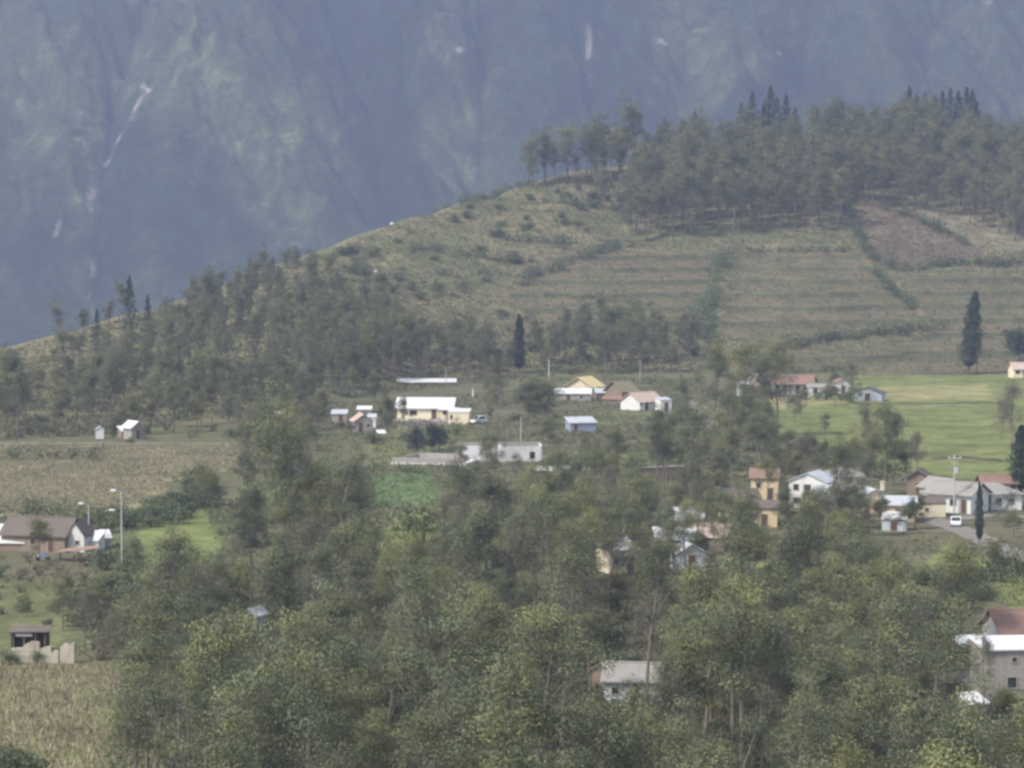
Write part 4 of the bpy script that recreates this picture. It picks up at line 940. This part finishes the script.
for i, (u, v, h, k, lb) in enumerate(((850, 530, 52, 'broad', 'dark leafy tree in front of the peach gable-fronted house'), (880, 536, 44, 'broad', 'dark leafy tree in front of the low peach house'), (812, 534, 50, 'broad', 'leafy tree in front of the tall pale blue-white house'), (784, 536, 54, 'euc', 'grey-green eucalyptus beside the ochre shed-roofed cottage'), (752, 540, 46, 'broad', 'leafy tree in front of the ochre cottage with dark roof'), (722, 536, 50, 'euc', 'grey-green eucalyptus in front of the narrow cream house'), (700, 566, 40, 'broad', 'leafy tree among the white roofs right of centre'), (668, 572, 38, 'broad', 'leafy tree left of the pale blue hut right of centre'), (622, 596, 46, 'euc', 'grey-green eucalyptus in front of the narrow cream house with white roof'), (775, 436, 92, 'eucyel', 'yellow-green eucalyptus in front of the terracotta farmhouse'), (916, 520, 30, 'broad', 'round leafy tree between the village and the roadside row'), (113, 442, 15, 'broad', 'small leafy tree between the two huts at the wood edge'), (146, 441, 18, 'broad', 'small leafy tree right of the grey hut at the wood edge'), (130, 443, 7, 'bush', 'bush in front of the grey hut at the wood edge'), (352, 436, 14, 'broad', 'small leafy tree at the left corner of the small cream hut'), (374, 444, 16, 'bush', 'dark bush between the cream hut and the lawn'), (340, 428, 9, 'bush', 'bush in front of the low blue-grey roofed shed'), (780, 397, 12, 'bush', 'bush at the left corner of the terracotta farmhouse'), (806, 400, 14, 'bush', 'bush in front of the grey walled farm shed'), (826, 400, 16, 'bush', 'big bush between the grey farm shed and the small terracotta one'), (850, 402, 13, 'bush', 'bush left of the grey-white barn'), (858, 400, 18, 'bush', 'tall dark bush at the wall of the grey-white barn'), (756, 398, 16, 'bush', 'bush in front of the pale gable house of the farm'), (836, 390, 20, 'broad', 'leafy tree behind the small terracotta and white shed'))):
    at_(k, u, v, h, lb, var=i % 2)
# dark pointed pines on the crest
for i, (u, v, h) in enumerate(((741, 150, 42), (752, 146, 50), (764, 150, 40), (770, 148, 52), (777, 150, 44), (786, 148, 44), (795, 148, 34), (695, 158, 40), (685, 160, 32), (902, 130, 34), (909, 132, 44), (916, 131, 38), (925, 134, 40), (934, 136, 38), (942, 140, 42), (950, 142, 46), (958, 146, 46), (966, 148, 50), (972, 150, 50), (976, 150, 40), (842, 142, 34), (130, 345, 70), (148, 345, 50), (97, 352, 44), (250, 285, 26))):
    lab = 'dark pointed pine on the crest ' + ('near the middle of the hilltop' if 700 < u < 800 else 'at the right end of the hilltop' if u > 850 else 'left of the hilltop row' if u > 600 else 'on the low left end of the ridge') if u != 842 else 'single dark pine between the two hilltop rows'
    at_('pine', u, v, h * (1.22 if u > 600 else 1), lab, group=lab + 's', sxy=1.0 if u > 600 else .9)

# ------------------------------------------------------------------ places that stay in view
KEEP = [(383, 388, 474, 428, 1), (392, 425, 470, 470, .95), (400, 372, 458, 392, 1), (470, 444, 545, 466, .75), (374, 476, 434, 500, .8), (325, 405, 385, 436, .7),
        (552, 376, 668, 412, 1), (560, 418, 600, 436, 1), (600, 412, 640, 450, .5), (608, 546, 628, 568, .7), (664, 528, 728, 566, .72), (735, 482, 778, 524, .6), (797, 467, 908, 520, .75), (905, 462, 1030, 545, 1),
        (768, 374, 812, 400, .9), (862, 386, 885, 401, .9), (850, 398, 1006, 425, 1), (915, 398, 1006, 478, 1), (780, 425, 850, 440, .8), (130, 504, 222, 566, .95), (0, 440, 240, 500, .97), (0, 516, 130, 600, .97), (0, 600, 75, 668, 1), (0, 668, 110, 768, 1), (110, 668, 150, 768, .4),
        (244, 606, 264, 628, 1), (616, 680, 640, 698, .8), (962, 605, 1030, 690, .93), (120, 414, 142, 438, .8), (262, 414, 284, 428, .8), (930, 540, 1030, 600, .8), (530, 466, 582, 482, .6),
        (690, 400, 722, 430, .9), (385, 508, 440, 556, .8), (240, 482, 290, 508, .8), (374, 476, 434, 500, .7), (395, 436, 470, 470, .8), (640, 585, 690, 660, .0), (0, 568, 80, 580, 1)]
def hides(x, y, hgt_m, rad, soft=1.0):
    z = float(hgt(np.array(x), np.array(y))); u, vb = PX(x, y, z); _, vt = PX(x, y, z + hgt_m); w = rad * F / y
    for a, b, c, d, p in KEEP:
        if u + w * .8 > a and u - w * .8 < c and vb > b + 1 and vt < d - 1:
            ins = vb >= d or (a < u < c)
            if ins and rnd.random() < p * soft: return True
    return False
PL = []
def scatter(poly, n, kinds, smin, smax, gap, hts, rads, auto=True, tries=40, keep=True, vmax=None):
    """kinds: list of (kind, weight). poly in picture positions of the feet on the ground"""
    w = WP(poly) if vmax is None else poly
    xs = [q[0] for q in w]; ys = [q[1] for q in w]; made = []; t = 0
    tot = sum(k[1] for k in kinds)
    while len(made) < n and t < n * tries:
        t += 1
        x = rnd.uniform(min(xs), max(xs)); y = rnd.uniform(min(ys), max(ys))
        if not bool(inpoly(np.array(x), np.array(y), w)): continue
        if any((x - a) ** 2 + (y - b) ** 2 < gap * gap * g for a, b, g in PL): continue
        r = rnd.random() * tot
        for k, wt in kinds:
            r -= wt
            if r <= 0: break
        s = rnd.uniform(smin, smax)
        if keep and hides(x, y, hts * s, rads * s):
            continue
        made.append((k, x, y, s)); PL.append((x, y, 1.0))
        if auto: plant_auto(k, x, y, s)
    return made
MIX = [('euc', 4.4), ('eucsparse', 2.4), ('eucyel', 1.6), ('broad', 1.6), ('dry', 2.2)]
# the front wood, near to far (world polygons below the frame given through picture rows under 768)
scatter([(60, 1080), (1010, 1080), (1060, 860), (940, 730), (150, 700), (110, 800)], 108, MIX, .55, 1.1, 4.0, 14, 3.2)
scatter([(120, 720), (960, 730), (960, 640), (880, 590), (740, 606), (560, 570), (330, 560), (240, 600), (150, 650)], 130, MIX, .5, .98, 4.4, 14, 3.0)
scatter([(240, 600), (330, 560), (560, 570), (600, 600), (740, 606), (870, 590), (860, 545), (740, 540), (640, 520), (560, 500), (440, 500), (330, 520), (240, 560)], 58, [('euc', 4), ('eucsparse', 1), ('eucyel', 1), ('broad', 3), ('dry', 2)], .45, .76, 5, 13, 2.8)
# village trees
scatter([(225, 560), (330, 520), (440, 500), (640, 510), (740, 540), (860, 545), (900, 520), (870, 440), (760, 405), (660, 420), (600, 440), (480, 470), (370, 500), (230, 470)], 88, [('euc', 3), ('broad', 3), ('eucyel', 1), ('dry', 3)], .38, .66, 5, 13, 2.8)
scatter([(240, 470), (330, 450), (380, 400), (330, 395), (200, 445)], 28, [('euc', 2), ('broad', 3), ('dry', 1.5)], .4, .7, 5, 13, 2.8)
# bushes filling the ground below
scatter([(100, 1000), (1010, 1000), (1040, 760), (960, 640), (870, 590), (240, 600), (130, 670), (110, 760)], 60, [('bush', 3), ('bushdry', 1.5), ('bushlime', .25)], .8, 1.6, 2.2, 2.0, 1.6)
scatter([(225, 570), (900, 570), (900, 480), (740, 420), (600, 440), (230, 480)], 50, [('bush', 3), ('bushdry', 2), ('bushlime', .25)], .7, 1.5, 2.5, 2.0, 1.6)
scatter([(100, 520), (200, 476), (240, 500), (235, 520), (130, 532)], 26, [('bush', 4), ('bushdry', 1)], .9, 1.7, 1.8, 1.7, 1.5, keep=False)
scatter([(75, 600), (130, 590), (240, 560), (235, 620), (120, 670), (78, 660)], 36, [('bush', 3), ('bushdry', 2), ('bushlime', .2)], .8, 1.8, 1.8, 1.7, 1.5, keep=False)
scatter([(70, 640), (240, 570), (245, 620), (130, 690), (90, 664)], 16, [('dry', 2), ('broad', 1.5)], .35, .6, 3, 10, 2.5, keep=False)
scatter([(0, 540), (60, 517), (110, 520), (110, 545), (0, 545)], 12, [('bush', 4)], 1, 1.6, 1.8, 1.7, 1.5, keep=False)
scatter([(-20, 562), (140, 562), (140, 588), (-20, 588)], 22, [('bushdry', 3), ('bush', 2)], .6, 1.2, 1.4, 1.7, 1.5, keep=False)
scatter([(0, 590), (75, 590), (75, 630), (0, 630)], 10, [('bushdry', 2), ('bush', 2)], .4, .8, 2, 1.7, 1.5, keep=False)
scatter([(850, 560), (1060, 560), (1060, 640), (900, 620)], 16, [('bush', 4), ('bushdry', 1), ('bushlime', .2)], .9, 1.6, 2.4, 1.7, 1.5, keep=False)
scatter([(470, 410), (690, 400), (680, 440), (600, 440), (480, 446)], 18, [('bushdry', 3), ('bush', 2)], .6, 1.2, 2.4, 1.7, 1.5)
scatter([(-40, 441), (240, 440), (255, 430), (330, 418), (330, 406), (-40, 425)], 34, [('bush', 3), ('bushdry', 3)], .9, 1.8, 2.4, 1.7, 1.5, keep=False)
# wooded slope: the nearer trees one by one, the rest as a far wood
BELT = [(-60, 443), (100, 437), (230, 440), (300, 405), (400, 384), (560, 376), (690, 374), (700, 350), (640, 330), (560, 340), (480, 310), (400, 300), (330, 290), (270, 285), (210, 300), (140, 318), (60, 345), (-60, 360)]
FRONT = [(-60, 443), (100, 437), (230, 440), (300, 405), (400, 384), (560, 376), (690, 374), (690, 362), (560, 360), (400, 364), (300, 378), (200, 400), (-60, 405)]
scatter(FRONT, 95, [('fareuc', 3), ('fardry', 1.2), ('broad', 1.8)], .55, .85, 5.0, 16, 2.5)
far = scatter(BELT, 540, [('fareuc', 3.4), ('fardry', 1.2)], .38, .78, 4.0, 16, 2.3, auto=False)
far += scatter([(20, 352), (140, 322), (210, 304), (270, 281), (330, 256), (345, 268), (270, 297), (200, 318), (140, 336), (20, 366)], 60, [('fareuc', 3), ('fardry', 1)], .35, .75, 4, 16, 2.3, auto=False)
far += scatter([(300, 400), (400, 384), (560, 376), (700, 373), (705, 350), (640, 342), (560, 334), (460, 322), (380, 318), (300, 340)], 120, [('fareuc', 3), ('fardry', 1.4)], .45, .85, 3.6, 16, 2.3, auto=False)
far = [f for f in far if not (fbm(np.array(f[1] / 26), np.array(f[2] / 34), 2) < .44 and True)]
G1 = [(625, 240), (740, 236), (845, 232), (836, 200), (790, 182), (700, 178), (640, 190), (620, 215)]
G2 = [(836, 198), (870, 206), (940, 214), (1030, 246), (1140, 262), (1140, 170), (1024, 160), (980, 152), (900, 141), (820, 146), (790, 160), (800, 182)]
G3 = [(520, 183), (640, 163), (790, 152), (800, 182), (700, 178), (640, 185), (560, 188)]
far += scatter(G1, 150, [('fareuc', 3), ('fardry', 2)], .8, 1.35, 5, 16, 2.3, auto=False)
far += scatter(G2, 320, [('fareuc', 3), ('fardry', 2)], .8, 1.35, 5, 16, 2.3, auto=False)
far += scatter(G3, 60, [('fareuc', 3), ('fardry', 1)], .7, 1.35, 6.5, 16, 2.3, auto=False)
merged_wood('hillside_woods', far, 'grey-green eucalyptus woods on the hillside and the hilltop', 'euc', 'bark')
# a few hilltop trees that stand out against the mountain
for i, (u, v, h, lb) in enumerate(((597, 178, 66, 'tall ragged eucalyptus at the left end of the hilltop wood'), (632, 170, 74, 'tallest thin eucalyptus above the left hilltop wood'), (528, 186, 52, 'wide open eucalyptus where the hilltop wood begins'), (545, 184, 56, 'second open eucalyptus at the left edge of the hilltop wood'), (568, 180, 60, 'leaning open eucalyptus on the left of the hilltop'), (603, 208, 42, 'lone dark tree below the left hilltop wood'), (577, 202, 30, 'small dark tree on the upper open slope'), (620, 172, 40, 'eucalyptus between the two tallest hilltop trees'),
        (208, 330, 62, 'dark eucalyptus standing out on the lower left ridge'), (215, 335, 46, 'dark eucalyptus right beside the one standing out on the lower ridge'), (165, 345, 50, 'eucalyptus on the low left ridge'), (690, 370, 58, 'dark brown narrow tree left of the yellow-green farm trees'))):
    at_('fareuc', u, v, h, lb, var=i % 5, sxy=1.1 if i < 8 else 1.0)
# scattered scrub on the open slope
scatter([(250, 285), (400, 226), (520, 190), (640, 200), (620, 240), (540, 262), (520, 300), (480, 305), (400, 296), (330, 288)], 60, [('bush', 4), ('bushdry', 2)], 1.0, 2.4, 4, 1.7, 1.5, keep=False)
scatter([(500, 310), (560, 335), (700, 345), (700, 372), (480, 374)], 26, [('bush', 3), ('bushdry', 3)], .9, 2.0, 3.5, 1.7, 1.5, keep=False)

# ------------------------------------------------------------------ hedges
def hedge(label, pts, w, h, leaf=.4, m='bush', dens=1.8, seed=0):
    W_ = [P(u, v)[:2] for u, v in pts]; rs = np.random.RandomState(200 + seed)
    d = [0]
    for a, b in zip(W_[:-1], W_[1:]): d.append(d[-1] + math.dist(a, b))
    n = max(4, int(d[-1] / (w * .42))); V = []; T = []; o0 = None
    st = MB()
    for i in range(n):
        if rs.rand() < .12: continue
        t = d[-1] * i / (n - 1); x = np.interp(t, d, [q[0] for q in W_]) + rs.normal() * w * .25; y = np.interp(t, d, [q[1] for q in W_]) + rs.normal() * w * .25
        z = float(hgt(np.array(x), np.array(y)))
        if o0 is None: o0 = np.array([x, y, z])
        s = .5 + .8 * rs.rand(); c = np.array([x, y, z + h * s * .45]) - o0; r = w * .6 * s; k = int(dens * r * r / leaf / leaf * 3.2)
        V.append(leafquads(rs, clump(rs, c, r, k, min(1.3, h / w), .4), leaf, .6, 0, c - (0, 0, r * .3))); T.append(tint_of(rs, k, (.5 + rs.normal() * .2, .5 + rs.normal() * .14), .1))
        if i % 3 == 0: st.tube([tuple(c - (0, 0, h * s * .5 + .2)), tuple(c)], [.07, .03], 4)
    t = thing('hedge', label, 'hedge', tuple(o0))
    link('foliage', npmesh('foliage', np.concatenate(V), 4, np.concatenate(T)), M[m], t); st.build('stem', M['darkbark'], t)
hedge('bushy hedge running downhill between the two terraced fields', [(733, 252), (718, 272), (716, 292), (702, 318), (700, 338)], 5.5, 4.0, .5, seed=1, dens=1.6)
hedge('sparser hedge parallel to it on its left', [(708, 300), (706, 322), (712, 345)], 4, 3, .5, seed=2)
hedge('hedge slanting down the right side of the terraced field', [(876, 276), (888, 288), (900, 300), (914, 311)], 3.6, 3.2, .45, seed=3)
hedge('long dark hedge below the ploughed hill field', [(884, 268), (930, 268), (980, 266), (1060, 262)], 4.5, 3.8, .5, seed=4)
hedge('hedge along the bottom of the terraced field', [(786, 349), (830, 340), (870, 336), (938, 330)], 4.5, 3.4, .5, seed=5)
hedge('hedge slanting above the ploughed hill field', [(866, 205), (898, 212), (925, 226), (965, 246)], 3.8, 4.0, .5, seed=6)
hedge('green scrub line at the top of the ploughed field', [(840, 205), (850, 216), (862, 240), (874, 262)], 3.2, 3, .5, seed=7)
hedge('thin hedge along the top of the middle terraced field', [(745, 252), (790, 252), (850, 251)], 2.6, 2.2, .45, seed=8)
hedge('dark scrub hedge crossing the open slope', [(412, 250), (450, 254), (490, 260), (535, 262)], 5, 3.4, .5, seed=9)
hedge('scrub hedge rising toward the hilltop grove', [(520, 285), (548, 272), (580, 258), (622, 246)], 4.6, 3.2, .5, seed=10)
hedge('upper scrub hedge on the open slope', [(505, 240), (540, 243), (575, 244)], 4, 2.8, .5, seed=11)
hedge('green scrub along the crest of the open slope', [(436, 210), (470, 199), (500, 192), (535, 184)], 3.6, 3.0, .5, seed=12)
hedge('scrub line low on the open slope above the wood', [(545, 296), (600, 300), (660, 306)], 2.6, 1.5, .45, seed=13, dens=1.2)
hedge('dark hedge across the brown field on the left', [(-30, 461), (30, 460), (60, 460), (104, 461)], 2.8, 3.0, .32, seed=14)
hedge('bushy hedge behind the old adobe house', [(-20, 522), (40, 516), (90, 524), (150, 522)], 3.2, 2.8, .32, seed=15)
hedge('hedge right of the brown field above the meadow', [(150, 524), (180, 512), (196, 500)], 2.6, 2.3, .32, seed=16)
hedge('low hedge at the edge of the lawn', [(352, 470), (395, 472), (430, 474)], 1.8, 1.2, .3, seed=17)
hedge('hedge between the green field and the village', [(800, 456), (835, 470), (870, 478), (905, 482)], 3.6, 3.0, .36, seed=18)
hedge('low green hedge below the road at the right edge', [(975, 580), (1010, 584), (1060, 588)], 2.4, 2.2, .3, seed=19)
hedge('bushes along the foot of the hill behind the far hamlet', [(520, 382), (600, 380), (700, 384)], 2.6, 1.6, .36, seed=20, dens=1.3)
hedge('dark bushes at the foot of the last terraced field', [(780, 374), (820, 372), (860, 371)], 2.6, 2.0, .4, seed=21)
hedge('agave hedge at the bottom of the dry maize field', [(-10, 766), (20, 768), (48, 770)], 1.6, 1.5, .3, seed=22)

# ------------------------------------------------------------------ dry maize and rough grass
def blades(name, label, poly, n, hh, ww, m, nb=5, seed=0, jit=.35, thin=None, base=.5, avoid=()):
    rs = np.random.RandomState(seed); w = WP(poly); xs = [q[0] for q in w]; ys = [q[1] for q in w]
    x = rs.uniform(min(xs), max(xs), n * 3); y = rs.uniform(min(ys), max(ys), n * 3)
    k = inpoly(x + (fbm(x / 4, y / 4, 2) - .5) * 4, y, w); x = x[k][:n]; y = y[k][:n]
    for a_ in avoid:
        q = ~(inpoly(x, y, a_) & (rs.rand(len(x)) < .7)); x = x[q]; y = y[q]
    if thin is not None:
        q = fbm(x / 14 + 3, y / 14, 3) + rs.rand(len(x)) * .25 > thin; x = x[q]; y = y[q]
    z = hgt(x, y); N_ = len(x); cn = fbm(x / 7, y / 7, 3)
    s = (.6 + .8 * rs.rand(N_)) * hh
    B = np.stack([x, y, z], 1)
    Vs = []; Ts = []
    for i in range(nb):
        az = rs.rand(N_) * 6.283; le = rs.rand(N_) * jit * 2
        h0 = s * (0 if i < 2 else .3 * rs.rand(N_)); p0 = B + np.stack([rs.normal(size=N_) * ww, rs.normal(size=N_) * ww, h0], 1)
        tip = p0 + np.stack([np.cos(az) * s * le, np.sin(az) * s * le, s * (.5 + .5 * rs.rand(N_)) * (1 if i < 2 else .3)], 1)
        mid = (p0 + tip) / 2 + np.stack([0 * s, 0 * s, s * .12], 1)
        sd = np.stack([-np.sin(az), np.cos(az), 0 * az], 1) * (ww * .5)
        Vs.append(np.stack([p0, mid - sd, tip, mid + sd], 1).reshape(-1, 3))
        t = np.stack([base + (cn - .5) * .9 + rs.normal(size=N_) * .15, .5 + rs.normal(size=N_) * .2], 1); Ts.append(np.clip(np.repeat(t, 4, 0), 0, 1))
    o = link(name, npmesh(name, np.concatenate(Vs), 4, np.concatenate(Ts)), M[m]); tag(o, label, kind='stuff')
blades('maize_stubble', 'dry brown maize stalks left standing in the near field', [(-60, 668), (108, 670), (165, 780), (160, 880), (-60, 880)], 5200, 0.85, .10, 'straw', 6, 1, .3, base=.42)
blades('dry_vegetation', 'dry maize stubble in the upper brown field', [(-60, 446), (245, 445), (235, 470), (165, 480), (140, 504), (50, 515), (-60, 513)], 20000, .5, .13, 'straw', 4, 2, .3, base=.42)
blades('rough_grass', 'rough grass tufts on the open hillside', [(-60, 440), (100, 437), (300, 400), (560, 374), (700, 374), (1100, 372), (1100, 255), (960, 205), (836, 196), (620, 240), (620, 175), (520, 186), (400, 222), (260, 274), (60, 338), (-60, 356)], 70000, .75, .28, 'tuft', 3, 3, .4, base=.36, avoid=TERR_W + [WP(FIELDS[27][0])])
blades('meadow_grass', 'rough grass and weeds around the village', [(-60, 600), (240, 600), (560, 570), (900, 580), (1060, 620), (1060, 540), (880, 540), (740, 420), (700, 378), (300, 405), (230, 440), (240, 500), (130, 530), (100, 575), (-60, 580)], 34000, .55, .16, 'tuft', 3, 4, .4, thin=.42, base=.15, avoid=[WP(FIELDS[4][0])] * 4 + [WP(FIELDS[5][0])])
blades('forest_undergrowth', 'brown and green undergrowth beneath the front wood', [(80, 1080), (1080, 1080), (1060, 760), (960, 640), (870, 590), (240, 600), (130, 670), (110, 760)], 26000, .6, .2, 'tuft', 4, 5, .5, base=.2)

# ------------------------------------------------------------------ air, sky, sun, camera
hb = MB(); hb.box((0, 2400, 440), (4400, 5200, 1110)); ho = hb.build('haze', None); tag(ho, kind='stuff')
hm, N, L = mat('haze'); N.remove(N['Principled BSDF'])
pv = N.new('ShaderNodeVolumePrincipled'); pv.inputs['Color'].default_value = (.37, .44, .68, 1); pv.inputs['Density'].default_value = 2.0e-4; pv.inputs['Anisotropy'].default_value = 0.0
L.new(pv.outputs[0], N['Material Output'].inputs['Volume']); ho.data.materials.append(hm)

SUN_EL, SUN_AZ = 48, -125      # azimuth of the sun measured from +Y clockwise
w = bpy.data.worlds.new('World'); SC.world = w; w.use_nodes = True
N, L = w.node_tree.nodes, w.node_tree.links
sky = N.new('ShaderNodeTexSky'); sky.sky_type = 'NISHITA'; sky.sun_disc = False; sky.sun_elevation = R(SUN_EL); sky.sun_rotation = R(SUN_AZ)
sky.air_density = 1.0; sky.dust_density = 4.0; sky.ozone_density = 1.0; sky.altitude = 1500
hs = N.new('ShaderNodeHueSaturation'); hs.inputs['Saturation'].default_value = .4
L.new(sky.outputs[0], hs.inputs['Color']); L.new(hs.outputs[0], N['Background'].inputs[0]); N['Background'].inputs[1].default_value = .15
sl = bpy.data.lights.new('sun', 'SUN'); sl.energy = 3.0; sl.angle = R(8); sl.color = (1, .93, .82)
so = bpy.data.objects.new('sun', sl); COL.objects.link(so)
a = R(SUN_AZ); e = R(SUN_EL)
import mathutils
dv = mathutils.Vector((math.sin(a) * math.cos(e), math.cos(a) * math.cos(e), math.sin(e)))
so.rotation_euler = (-dv).to_track_quat('-Z', 'Y').to_euler(); so.location = (0, 0, 900)
cd = bpy.data.cameras.new('camera'); cd.sensor_width = 36; cd.lens = F / 1024 * 36; cd.clip_end = 20000; cd.clip_start = .5
co = bpy.data.objects.new('camera', cd); COL.objects.link(co); co.location = (0, 0, CAMZ); co.rotation_euler = (math.pi / 2 - PITCH, 0, 0)
SC.camera = co
SC.render.resolution_x, SC.render.resolution_y = 1024, 768
vs = SC.view_settings; vs.view_transform = 'Standard'; vs.look = 'None'; vs.exposure = .96; vs.gamma = 1; vs.use_curve_mapping = False
cy = SC.cycles
cy.max_bounces = 5; cy.diffuse_bounces = 3; cy.glossy_bounces = 1; cy.transmission_bounces = 3; cy.volume_bounces = 1; cy.transparent_max_bounces = 4
cy.caustics_reflective = False; cy.caustics_refractive = False
cy.filter_width = 2.8
print('TREES', TCOUNT, 'things', len([o for o in COL.objects if 'category' in o]))
